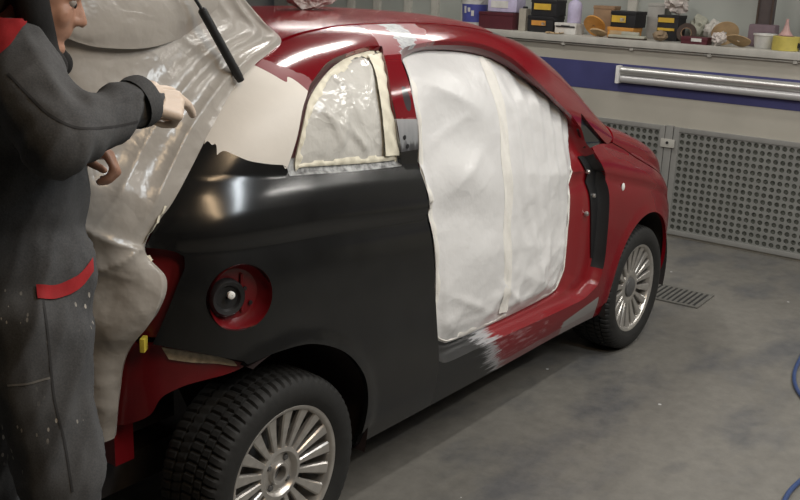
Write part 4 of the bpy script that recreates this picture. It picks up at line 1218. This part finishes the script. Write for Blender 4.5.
HF = Vector((.84, -.545, 0)).normalized()      # the way the head faces
HD = Vector((0, 0, -1))
HR = Vector((HF.y, -HF.x, 0))                 # his right
pitch = math.radians(20)
hf = (HF * math.cos(pitch) + HD * math.sin(pitch)).normalized(); hu = HR.cross(hf).normalized()
HC = Vector((-.606, -.656, 1.577))
def H(f, r, u): return HC + hf * f + HR * r + hu * u
HM = Matrix((hf, HR, hu)).transposed()
sR, eR, wR = Vector((-.700, -.735, 1.448)), Vector((-.750, -.928, 1.335)), Vector((-.532, -.897, 1.386))
kR, tR = Vector((-.476, -.910, 1.371)), Vector((-.421, -.923, 1.338))
sL, eL, wL = Vector((-.590, -.475, 1.43)), Vector((-.545, -.50, 1.17)), Vector((-.535, -.655, 1.245))
hipR, knR, anR = Vector((-.715, -.735, .92)), Vector((-.722, -.818, .50)), Vector((-.770, -.825, .10))
hipL, knL, anL = Vector((-.680, -.585, .92)), Vector((-.735, -.560, .50)), Vector((-.810, -.550, .10))

b = MB()
# head
b.ell(H(-.012, 0, .035), (.096, .075, .092), HM, 28, 18)
b.ell(H(.030, 0, -.030), (.060, .056, .070), HM, 24, 16)
b.ell(H(.070, 0, -.086), (.020, .027, .017), HM, 16, 10)           # chin
b.caps(H(.015, .048, -.060), H(.066, .016, -.088), .018, .016); b.caps(H(.015, -.048, -.060), H(.066, -.016, -.088), .018, .016)
b.ell(H(.072, 0, .030), (.016, .052, .011), HM)                    # brow
b.caps(H(.082, 0, .018), H(.103, 0, -.019), .0085, .0120)          # nose
b.ell(H(.092, .011, -.023), (.011, .008, .008), HM); b.ell(H(.092, -.011, -.023), (.011, .008, .008), HM)
b.ell(H(.081, 0, -.044), (.0125, .023, .0058), HM); b.ell(H(.079, 0, -.0555), (.0125, .020, .0066), HM)   # lips
for s_ in (1, -1):
    b.ell(H(.058, s_ * .032, -.018), (.022, .025, .030), HM)       # cheeks
    b.ell(H(.070, s_ * .031, .021), (.011, .017, .006), HM); b.ell(H(.068, s_ * .031, .002), (.011, .016, .005), HM)   # lids
for s_ in (1, -1):
    b.ell(H(-.012, s_ * .078, -.010), (.020, .010, .032), HM)
nb_ = Vector((-.655, -.635, 1.43))
b.caps(nb_, H(-.035, 0, -.06), .058, .056)
# trunk, arms, legs inside the clothes
b.ell((-.665, -.625, 1.28), (.115, .155, .20)); b.ell((-.69, -.655, 1.0), (.11, .145, .17))
b.caps(sR, eR, .045, .038); b.caps(eR, wR, .038, .026); b.caps(sL, eL, .045, .038); b.caps(eL, wL, .038, .026)
b.caps(nb_ + Vector((0, 0, -.04)), sR, .055, .05); b.caps(nb_ + Vector((0, 0, -.04)), sL, .055, .05)
b.caps(hipR, knR, .075, .055); b.caps(knR, anR, .052, .036); b.caps(hipL, knL, .075, .055); b.caps(knL, anL, .052, .036)
for an in (anR, anL): b.caps(an + Vector((-.03, 0, -.045)), an + Vector((.14, -.02, -.055)), .032, .028)

def hand(mb, w, fwd, back, thumb_side, poses, grow=0.0, sc=1.0):
    """w wrist, fwd along the hand, back = dorsal normal; poses: per finger list of bend angles"""
    fwd = fwd.normalized(); back = (back - fwd * back.dot(fwd)).normalized(); lat = fwd.cross(back) * thumb_side
    g = grow
    for k in range(4):       # palm from four metacarpals
        l = (.026 - .017 * k) * sc
        mb.caps(w + lat * l * .6, w + fwd * (.083 - .004 * abs(k - 1)) * sc + lat * l + back * .003, .014 * sc + g, .0115 * sc + g, 12)
    mb.caps(w - fwd * .03, w + fwd * .02, .024 * sc + g, .024 * sc + g)
    L = [(.041, .026, .021), (.045, .029, .022), (.042, .027, .022), (.033, .021, .019)]
    for k in range(4):
        l = (.026 - .017 * k) * sc
        q = w + fwd * (.085 - .004 * abs(k - 1)) * sc + lat * l + back * .002
        d = fwd.copy(); bk = back.copy(); r0 = (.0098, .0098, .0094, .0084)[k] * sc + g
        for j, (ln, an) in enumerate(zip(L[k], poses[k])):
            c, s_ = math.cos(math.radians(an)), math.sin(math.radians(an))
            d, bk = d * c - bk * s_, bk * c + d * s_
            q2 = q + d * ln * sc; mb.caps(q, q2, r0, r0 * .90, 12); q = q2; r0 *= .91
    q = w + fwd * .022 * sc + lat * .022 * sc - back * .006
    d = (fwd * .72 + lat * .62 - back * .32).normalized()
    for ln, r0 in ((.040, .0135), (.032, .0115), (.026, .0100)):
        q2 = q + d * ln * sc; mb.caps(q, q2, r0 * sc + g, r0 * sc * .9 + g, 12); q = q2; d = (d + fwd * .35 - back * .15).normalized()
fR = (kR - wR).normalized(); bR = Vector((-.42, -.62, .66))
poseR = [(27, 14, 8), (72, 70, 30), (76, 74, 32), (78, 74, 32)]
poseL = [(55, 70, 30), (60, 72, 32), (62, 72, 32), (64, 70, 30)]
fL = (Vector((-.487, -.728, 1.245)) - wL).normalized(); bL = Vector((.1, .35, .9))
hand(b, wR, fR, bR, -1, poseR, 0, .93); hand(b, wL, fL, bL, 1, poseL, 0, .98)
body = mp(blob('body', b, .0052, 6, .5, M['skin']))
# glove on the right hand
g = MB(); hand(g, wR, fR, bR, -1, poseR, .0022, .93)
mp(blob('glove', g, .0036, 3, .5, M['glove'])); 
for s_ in (1, -1):
    mp(MB().ell(H(.0690, s_ * .031, .012), (.0120, .0120, .0120)).build('eye', M['eye_white']))
    mp(MB().ell(H(.0800, s_ * .031, .009), (.003, .006, .006), HM).build('iris', M['rubber_and_shade']))
    mp(MB().caps(H(.086, s_ * .016, .033), H(.074, s_ * .046, .034), .0045, .0035).build('eyebrow', M['hair']))
# hair cap
hm = MB()
pts = []
for th in np.linspace(.02, 1.75, 14):
    row = []
    for a in np.linspace(0, 2 * math.pi, 37):
        lim = 1.75 if math.cos(a) < .3 else 1.05
        t = th * (.62 + .38 * (1 if math.cos(a) < -.2 else (.35 if math.cos(a) > .55 else .75)))
        row.append(H(-.010 + .105 * math.sin(t) * math.cos(a), .082 * math.sin(t) * math.sin(a), .037 + .102 * math.cos(t)))
    pts.append(row)
mp(hm.grid(pts).build('hair', M['hair']))

# clothing
c = MB()
c.ell((-.662, -.625, 1.335), (.135, .190, .135), Matrix.Rotation(-.15, 3, 'Z'), 28, 18)
c.ell((-.665, -.630, 1.20), (.150, .185, .20), Matrix.Rotation(-.15, 3, 'Z'), 28, 18)
c.ell((-.685, -.655, 1.01), (.150, .185, .19), None, 28, 18)
c.ell((-.695, -.660, .90), (.150, .180, .13), None, 28, 18)
c.caps(nb_ + Vector((-.01, -.03, -.01)), sR + Vector((0, .02, .0)), .085, .084); c.caps(nb_ + Vector((0, .03, -.03)), sL + Vector((0, -.02, 0)), .080, .082)
c.caps(sR, eR, .084, .076); c.caps(eR, wR - (wR - eR).normalized() * .006, .076, .046)
c.caps(sL, eL, .080, .066); c.caps(eL, wL, .064, .044)
c.caps(hipR + Vector((0, -.005, .04)), knR + Vector((0, 0, .12)), .112, .093); c.caps(knR + Vector((0, 0, .12)), knR, .093, .086); c.caps(knR, anR, .086, .080)
c.caps(hipL + Vector((0, 0, .04)), knL, .110, .090); c.caps(knL, anL, .088, .080)
cl_ = blob('overalls', c, .0085, 8, .6, M['overall'])
a, n = vget(cl_)
# sleeve bunching rings, trunk and trouser folds
def seg_t(a, p, q):
    p = np.array(p); q = np.array(q); d = q - p; L = np.linalg.norm(d); t = ((a - p) @ d) / (L * L); return t, np.linalg.norm(a - (p + np.clip(t, 0, 1)[:, None] * d), axis=1), L
h = 0 * a[:, 0]
for (p_, q_, k, am) in ((eR, wR, 7, .0032), (sR, eR, 4, .003), (sL, eL, 6, .003)):
    t, dd, L = seg_t(a, p_, q_); w = np.clip(1 - (dd - .05) / .06, 0, 1) * ((t > -.1) & (t < 1.1))
    h += am * w * np.sin((t * k + .6 * np.sin(a[:, 2] * 30) + .4 * np.sin(a[:, 0] * 25)) * math.pi)
h += .045 * (crumple(a[:, 0] + a[:, 1] * .8, a[:, 2] * .55, 41, 5.5, 8) - .2) * (a[:, 2] < 1.4)
h += .055 * (crumple(a[:, 0] * 1.2 - a[:, 2] * .5, a[:, 1] + a[:, 2] * .6, 43, 8, 6) - .2)
vset(cl_, a + n * h[:, None]); mp(cl_)
# cuff ends
cuff = MB(); d = (wR - eR).normalized(); R_ = d.to_track_quat('Z', 'Y').to_matrix()
cuff.lathe([(-.030, .050), (-.012, .053), (.002, .051), (.006, .046), (.0, .041), (-.012, .040)], R_, 28, c=wR - d * .004)
mp(cuff.build('cuff', M['overall']))
gc = MB(); gc.lathe([(-.02, .036), (.012, .033), (.024, .0315), (.03, .030)], R_, 28, c=wR); mp(gc.build('glove_cuff', M['glove']))
# black hood and collar round neck and jaw
hd = MB()
for k in range(26):
    an = 2 * math.pi * k / 26; an2 = 2 * math.pi * (k + 1) / 26
    def cpt(an):
        d = HF * math.cos(an) * .098 + HR * math.sin(an) * .105
        lift = .050 * (-math.cos(an)) + .012
        return Vector((-.652, -.640, 1.470)) + d + Vector((0, 0, lift))
    r0 = .034 + .020 * max(0, -math.cos(an))
    if math.cos(an) < .88: hd.caps(cpt(an), cpt(an2), r0, r0, 10)
hd.ell(Vector((-.735, -.605, 1.475)), (.060, .120, .075), Matrix.Rotation(math.atan2(HF.y, HF.x), 3, 'Z')); hd.ell(Vector((-.752, -.590, 1.425)), (.045, .085, .070), Matrix.Rotation(math.atan2(HF.y, HF.x), 3, 'Z'))
for s_ in (1, -1):
    hd.caps(H(-.035, s_ * .084, .06), H(.008, s_ * .080, -.030), .034, .036); hd.caps(H(.008, s_ * .080, -.030), H(.040, s_ * .060, -.085), .036, .034); hd.caps(H(.040, s_ * .060, -.085), H(.062, s_ * .022, -.126), .034, .028)
hd.caps(H(-.075, .045, -.030), H(-.080, .052, .06), .040, .036); hd.caps(H(-.075, -.045, -.030), H(-.080, -.052, .06), .040, .036); hd.caps(H(-.090, .03, .0), H(-.090, -.03, .0), .045, .045)
mp(blob('hood', hd, .008, 14, .5, M['hood']))
# red trims laid on the cloth
bvh = BVHTree.FromPolygons([v.co.copy() for v in cl_.data.vertices], [tuple(p.vertices) for p in cl_.data.polygons])
def lay(name, rows, mat, lift=.004):
    """rows of (origin, target) rays"""
    g = []
    for r in rows:
        row = []
        for o_, t_ in r:
            o_, t_ = Vector(o_), Vector(t_); hit = bvh.ray_cast(o_, (t_ - o_).normalized(), 2.0)
            q = hit[0] if hit[0] is not None else t_
            row.append(q + (hit[1] if hit[0] is not None else Vector((0, 0, 0))) * lift)
        g.append(row)
    return mp(MB().grid(g).build(name, mat, sharp=180))
# hip pocket band (right side), curved
path = catmull([(-.785, -.880, 1.044), (-.755, -.895, 1.040), (-.715, -.890, 1.042), (-.680, -.880, 1.050), (-.648, -.868, 1.066)], 6)
nv_ = Vector((-.48, -.74, .30)); rows = []
for k in range(5):
    rows.append([(Vector(q) + Vector((0, 0, .015 - .0075 * k)) + nv_ * .25, Vector(q) + Vector((0, 0, .015 - .0075 * k))) for q in path])
lay('pocket_trim', rows, M['red_cloth'])
# seams and the pocket edge sewn on the cloth
M['seam'] = simple('dark_seam', (.032, .032, .034), .9); M['stitch'] = simple('pale_stitching', (.16, .155, .145), .9)
def seam(pts, mat, nm='seam', w=.0022):
    path = [Vector(q) for q in catmull(pts, 10)]; nv = Vector((-.48, -.82, .12)); rows = []
    for k in (-1, 0, 1):
        row = []
        for i, q in enumerate(path):
            t = (path[min(i + 1, len(path) - 1)] - path[max(i - 1, 0)]).normalized(); sd = t.cross(nv).normalized() * w * k
            row.append((q + sd + nv * .25, q + sd))
        rows.append(row)
    lay(nm, rows, mat, .0012)
seam([(-0.778, -0.891, 1.026), (-0.777, -0.9, 0.937), (-0.776, -0.903, 0.823), (-0.766, -0.914, 0.716), (-0.765, -0.929, 0.615)], M['seam']); seam([(-0.774, -0.819, 1.443), (-0.792, -0.913, 1.414), (-0.799, -0.986, 1.388), (-0.762, -1.011, 1.366), (-0.657, -0.983, 1.356), (-0.558, -0.941, 1.357)], M['seam']); seam([(-0.838, -0.844, 0.844), (-0.817, -0.886, 0.851), (-0.785, -0.909, 0.858)], M['stitch'], 'pocket_edge')
# shoulder yoke
c00, c01, c11, c10 = [Vector(q) for q in [(-0.682, -0.604, 1.533), (-0.644, -0.691, 1.53), (-0.693, -0.7, 1.482), (-0.719, -0.653, 1.437)]]
nv_ = Vector((-.51, -.86, .07)).normalized(); rows = []
for k in range(14):
    u = k / 13
    rows.append([((c00 * (1 - u) + c10 * u) * (1 - i / 13) + (c01 * (1 - u) + c11 * u) * (i / 13) + nv_ * .35, (c00 * (1 - u) + c10 * u) * (1 - i / 13) + (c01 * (1 - u) + c11 * u) * (i / 13)) for i in range(14)])
lay('shoulder_patch', rows, M['red_cloth'], .005)
for an in (anR, anL):
    bt = MB(); bt.caps(an + Vector((-.02, 0, .06)), an + Vector((-.02, 0, -.04)), .055, .055); bt.caps(an + Vector((-.03, 0, -.052)), an + Vector((.15, -.03, -.056)), .048, .044)
    bo = blob('boot', bt, .009, 5, .5, M['boot']); aa, nn_ = vget(bo); aa[:, 2] = np.maximum(aa[:, 2], .001); vset(bo, aa); mp(bo)

# ------------------------------------------------------------------ things on the ledge
LZ = 1.268
def litem(name, a, d, label, cat, rz=0.0, z=LZ):
    o = empty(name, WL(a, d, z), rz - math.pi / 2)      # local x runs along the wall, local y into the wall
    o.rotation_euler = (0, 0, math.atan2(E1.y, E1.x) + rz)
    return tag(o, label, cat)
# with this rotation local +x = E1 and local +y = -E2 rotated: keep depth via symmetric shapes, fronts at +y? -> front faces the room at local -y*(-1)
FR = -1.0 if (Matrix.Rotation(math.atan2(E1.y, E1.x), 3, 'Z') @ Vector((0, 1, 0))).dot(E2) > 0 else 1.0   # local y sign that points into the room
C_ = lambda n, c, r=.5, **k: M.setdefault(n, simple(n, c, r, **k))
C_('carton_black', (.016, .016, .018), .55); C_('carton_maroon', (.09, .018, .026), .5); C_('label_yellow', (.62, .40, .05), .5); C_('label_orange', (.60, .28, .06), .5)
C_('tin_beige', (.40, .37, .31), .5); C_('carton_white', (.62, .61, .58), .6); C_('cardboard', (.30, .19, .11), .8); C_('sandpaper', (.48, .34, .19), .9, bmp=.3, bscale=200)
C_('label_blue', (.07, .08, .30), .4); C_('tub_white', (.62, .62, .60), .4); C_('lilac', (.52, .48, .66), .5); C_('grey_carton', (.42, .41, .38), .7)
C_('pad_green', (.40, .40, .33), .8); C_('brown_lump', (.26, .19, .12), .9, bmp=.5); C_('yellow_roll', (.50, .42, .10), .5); C_('pink', (.45, .28, .26), .5)
C_('blue_can', (.16, .21, .42), .4); C_('post_dark', (.075, .06, .058), .6); C_('post_base', (.17, .12, .14), .6); C_('dark_brown', (.06, .04, .03), .7); C_('rag', (.50, .48, .44), .9, bmp=.4)
def carton(name, a, d, w, dp, h, mat, label, cat='box', rz=0.0, z=LZ, lab=None, flap=False):
    t = litem(name, a, d, label, cat, rz, z)
    MB().box((0, 0, h / 2), (w, dp, h), bev=.004).build('body', M[mat], t)
    MB().box((0, 0, h - .010), (w + .006, dp + .006, .022), bev=.003).build('lid', M[mat], t)
    if lab:
        for (m_, u0, u1, z0, z1) in lab:
            MB().box(((u0 + u1) / 2 * w, FR * (dp / 2 + .004), (z0 + z1) / 2 * h), ((u1 - u0) * w, .003, (z1 - z0) * h)).build('label_sticker', M[m_], t)
    return t
# bucket
t = litem('bucket', -2.15, .18, 'white plastic tub with a blue label on the ledge', 'bucket')
MB().lathe([(0, .001), (0, .085), (.004, .088), (.20, .100), (.205, .105), (.215, .105), (.218, .098)], None, 36).build('body', M['tub_white'], t)
MB().lathe([(.205, .104), (.206, .109), (.232, .109), (.236, .104), (.234, .001)], None, 36).build('lid', M['tub_white'], t)
MB().lathe([(.035, .0915), (.165, .0992)], None, 36).build('blue_label', M['label_blue'], t)
for k, (a0, zz, hh) in enumerate(((-.35, .10, .05), (.0, .11, .03), (.30, .08, .04))):
    an0 = math.pi / 2 * FR + a0
    MB().lathe([(zz, .0965), (zz + hh, .0990)], None, 4, a0=an0, a1=an0 + .22).build('label_mark', M['carton_white'], t)
MB().tube([(.104 * math.cos(q), .04 * FR + .02 * FR * math.sin(q), .20 - .05 * math.sin(q)) for q in np.linspace(0, math.pi, 12)], .003, 6).build('handle', M['steel'], t)
carton('carton', -1.885, .16, .29, .20, .118, 'carton_maroon', 'flat maroon carton on the ledge between the tub and the beige tin')
t = litem('paper_pack', -1.865, .17, 'lilac and white paper pack lying on the maroon carton', 'paper', .08, LZ + .121)
MB().box((0, 0, .05), (.24, .15, .10), bev=.018).build('wrapper', M['lilac'], t); MB().box((-.02, FR * .076, .055), (.14, .004, .05)).build('label_sticker', M['carton_white'], t)
t = litem('tin', -1.675, .12, 'narrow beige tin standing by the black cartons', 'tin')
MB().box((0, 0, .078), (.058, .07, .156), bev=.006).build('body', M['tin_beige'], t); MB().lathe([(.156, .018), (.168, .018), (.170, .016), (.170, .001)], None, 16).build('cap', M['carton_black'], t)
lab1 = [('label_orange', -.34, .22, .42, .72), ('carton_white', .06, .20, .45, .62)]
carton('carton', -1.515, .15, .205, .16, .112, 'carton_black', 'black carton with an orange label, lower of a stack of two on the ledge', lab=lab1)
carton('carton', -1.500, .15, .195, .16, .112, 'carton_black', 'black carton with a yellow label, upper of a stack of two on the ledge', rz=.05, z=LZ + .114, lab=[('label_yellow', -.38, .30, .38, .75)])
carton('carton', -1.315, .14, .165, .13, .075, 'carton_white', 'small white carton with a dark stripe on the ledge', lab=[('carton_black', -.45, .45, .62, .74), ('carton_black', -.20, .22, .74, .80)])
t = litem('spray_can', -1.290, .15, 'pale blue bottle standing on the small white carton', 'bottle', 0, LZ + .077)
MB().lathe([(0, .001), (0, .046), (.005, .049), (.12, .049), (.14, .040), (.155, .020), (.175, .018), (.177, .001)], None, 24).build('body', M['lilac'], t); MB().lathe([(.160, .022), (.19, .022), (.192, .001)], None, 16).build('cap', M['carton_white'], t)
def disc(name, a, d, r, th, mat, label, tilt=0.0, tiltax='X', rz=0.0, z=LZ, lobes=0, cat='sanding disc'):
    """a sanding disc with holes as a slightly curled sheet"""
    t = litem(name, a, d, label, cat, rz, z)
    R_ = Matrix.Rotation(tilt, 3, tiltax)
    mb = MB(); rings = []
    for rr in (.12, .35, .6, .85, 1.0):
        rings.append([(r * rr * math.cos(q), r * rr * math.sin(q), .10 * r * (rr * math.cos(q)) ** 2 + .03 * r * math.sin(3 * q) * rr) for q in np.linspace(0, 2 * math.pi, 29)])
    mb.grid(rings); mb.grid([[(x, y, z_ - th) for x, y, z_ in ring] for ring in rings][::-1]); mb.grid([rings[-1], [(x, y, z_ - th) for x, y, z_ in rings[-1]]]); mb.grid([rings[0], [(x, y, z_ - th) for x, y, z_ in rings[0]]])
    mb.v = [tuple(R_ @ Vector(q)) for q in mb.v]; zm = min(q[2] for q in mb.v); mb.v = [(x, y, z_ - zm) for x, y, z_ in mb.v]
    mb.build('sheet', M[mat], t)
    hm_ = MB(); 
    for k in range(6):
        q = R_ @ Vector((r * .62 * math.cos(k * 1.047), r * .62 * math.sin(k * 1.047), .045 * r)); hm_.ell((q.x, q.y, q.z - zm + .001), (.004, .004, .002), None, 8, 6)
    hm_.build('dust_hole', M['dark_brown'], t)['kind'] = 'stuff'
    return t
disc('sanding_disc', -1.375, .035, .065, .003, 'sandpaper', 'beige sanding disc lying in front of the white carton')
carton('carton', -1.12, .30, .15, .12, .20, 'cardboard', 'brown cardboard box at the back of the ledge', rz=.1)
disc('sanding_disc', -1.10, .09, .078, .012, 'label_orange', 'orange sanding pad leaning on the heap beside the cardboard box', FR * 1.0, 'X')
disc('sanding_disc', -1.04, .035, .055, .010, 'sandpaper', 'thick tan sanding pad lying in front of the orange pad', FR * .45, 'X')
carton('carton', -.90, .15, .185, .14, .070, 'label_orange', 'orange carton under a black carton on the ledge', lab=[('sandpaper', -.4, .4, .2, .7)])
carton('carton', -.885, .16, .185, .15, .105, 'carton_black', 'black carton with a broad yellow label on the orange carton', rz=-.06, z=LZ + .072, lab=[('label_yellow', -.45, .12, .30, .72), ('carton_white', -.10, .08, .36, .58)])
t = litem('sanding_block', -.82, .030, 'long pale green sanding block lying at the edge of the ledge', 'sanding block', .12)
MB().box((0, 0, .017), (.25, .06, .016), bev=.005).build('pad', M['pad_green'], t); MB().box((0, 0, .0045), (.25, .062, .009), bev=.002).build('sole', M['dark_brown'], t); MB().box((.02, 0, .036), (.12, .035, .024), bev=.010).build('handle', M['pad_green'], t)
carton('carton', -.735, .32, .12, .12, .235, 'grey_carton', 'tall pale grey carton at the back of the ledge')
crumpled('sandpaper_heap', WL(-.60, .055, LZ), (.075, .05, .040), M['brown_lump'], 8.2, 'heap of worn brown abrasive pads under the black and yellow carton', 'abrasive pad', 3, .3)
carton('carton', -.605, .23, .145, .13, .165, 'carton_black', 'black carton with two yellow bands topped by white paper', lab=[('label_yellow', -.46, .30, .72, .90), ('label_yellow', -.46, .35, .40, .50)])
crumpled('waste_paper', WL(-.575, .22, LZ + .170), (.13, .08, .07), M['paper'], 5.7, 'crumpled white paper lying on the black and yellow carton', 'paper', 3, .8)
def roll(name, a, d, r, w, mat, core, label, upright=True, z=LZ, rz=0.0, cat='tape roll'):
    t = litem(name, a, d, label, cat, rz, z)
    R_ = Matrix.Identity(3) if not upright else Matrix.Rotation(math.pi / 2, 3, 'X')
    off = (0, 0, 0) if not upright else (0, w / 2, r)
    MB().lathe([(0, r * .55), (0, r * .96), (.002, r), (w - .002, r), (w, r * .96), (w, r * .55)], R_, 32, c=off, close=True).build('tape', M[mat], t)
    MB().lathe([(-.001, r * .50), (-.001, r * .56), (w + .001, r * .56), (w + .001, r * .50)], R_, 32, c=off, close=True).build('core', M[core], t)
    return t
roll('tape_roll', -.455, .13, .062, .05, 'dark_brown', 'cardboard', 'dark brown tape roll standing behind the maroon packet', True, rz=.3)
crumpled('rag', WL(-.455, .34, LZ), (.11, .07, .085), M['pad_green'], 2.4, 'greenish rag bundled behind the dark tape roll', 'rag', 3, .5)
crumpled('rag', WL(-.315, .25, LZ), (.085, .07, .078), M['rag'], 1.4, 'pale rag bundled behind the tilted tan sanding disc', 'rag', 3, .5)
disc('sanding_disc', -.20, .13, .085, .003, 'sandpaper', 'tan sanding disc tilted up against a pale rag', FR * 1.05, 'X', rz=.5)
carton('packet', -.355, .06, .17, .09, .045, 'carton_maroon', 'small maroon packet at the front of the ledge', 'packet', lab=[('carton_white', -.1, .3, .4, .85)])
crumpled('waste_paper', WL(-.205, .05, LZ), (.065, .05, .045), M['paper'], 9.9, 'small crumpled white paper beside the maroon packet', 'paper', 3, .7)
disc('sanding_disc', -.080, .045, .075, .004, 'sandpaper', 'bent tan sanding disc lying in front of the dark post', FR * .5, 'X')
# pole with base, standing at the back of the ledge
t = litem('post', -.015, .30, 'dark upright post with a purplish base standing on the ledge', 'post')
MB().box((0, 0, .55), (.10, .05, .98), bev=.004).build('channel', M['post_dark'], t); MB().box((0, 0, .07), (.17, .10, .14), bev=.02).build('base', M['post_base'], t)
for sx in (-.044, .044): MB().box((sx, FR * .028, .55), (.012, .008, .96), bev=.002).build('flange', M['dark_brown'], t)
t = litem('tub', .050, .155, 'squat white tub in front of the dark post', 'tub')
MB().lathe([(0, .001), (0, .060), (.004, .063), (.075, .070), (.080, .073), (.088, .073), (.088, .064), (.06, .060), (.06, .001)], None, 32).build('body', M['tub_white'], t)
MB().lathe([(.078, .0735), (.0785, .076), (.089, .076), (.090, .072)], None, 32).build('rim', M['tub_white'], t)
roll('tape_roll', .200, .080, .080, .085, 'yellow_roll', 'cardboard', 'wide yellow tape roll lying flat on the ledge', False)
t = litem('funnel', .185, .10, 'small pinkish funnel standing on the wide yellow tape roll', 'funnel', 0, LZ + .087)
MB().lathe([(0, .040), (.003, .041), (.035, .020), (.075, .010), (.10, .008), (.10, .005), (.075, .007), (.03, .017), (0, .038)], None, 24).build('cone', M['pink'], t); MB().lathe([(0, .040), (0, .044), (.005, .044), (.005, .040)], None, 24).build('rim', M['pink'], t)
t = litem('spray_can', .29, .26, 'tall blue canister at the back of the ledge', 'can')
MB().lathe([(0, .001), (0, .058), (.006, .062), (.30, .062), (.33, .05), (.345, .03), (.346, .001)], None, 28).build('body', M['blue_can'], t); MB().lathe([(.345, .026), (.39, .024), (.395, .02), (.396, .001)], None, 20).build('cap', M['carton_white'], t)
t = litem('clamp', .305, .07, 'small dark spring clamp beside the yellow tape roll', 'clamp')
for sg in (-1, 1): MB().box((0, sg * .012, .035), (.10, .010, .030), rz=sg * .12, bev=.004).build('jaw', M['carton_black'], t)
MB().lathe([(-.02, .010), (.02, .010)], Matrix.Rotation(math.pi / 2, 3, 'X'), 16, c=(0, 0, .035)).build('spring', M['steel'], t)

# blue air hose on the floor
hp = [(x, y - .012, z) for x, y, z in [(3.10, -1.35, .009), (2.86, -1.42, .009), (2.70, -1.44, .009), (2.48, -1.475, .009), (2.30, -1.54, .009), (2.12, -1.66, .009), (1.95, -1.77, .009), (1.70, -1.80, .009), (1.50, -1.775, .009), (1.36, -1.77, .009), (1.20, -1.80, .009), (1.0, -1.90, .009), (.75, -2.1, .009)]]
t = empty('air_hose', hp[2]); tag(t, 'thin blue air hose lying on the concrete floor', 'hose')
C_('hose_blue', (.028, .055, .15), .4)
MB().tube([Vector(q) - Vector(hp[2]) for q in catmull(hp, 10)], .0085, 10).build('hose', M['hose_blue'], t)
d = Vector(hp[0]) - Vector(hp[2])
MB().tube([d, d + Vector((.02, .006, 0)), d + Vector((.05, .012, 0))], [.0088, .0089, .0088], 10).build('coupling', M['steel'], t)
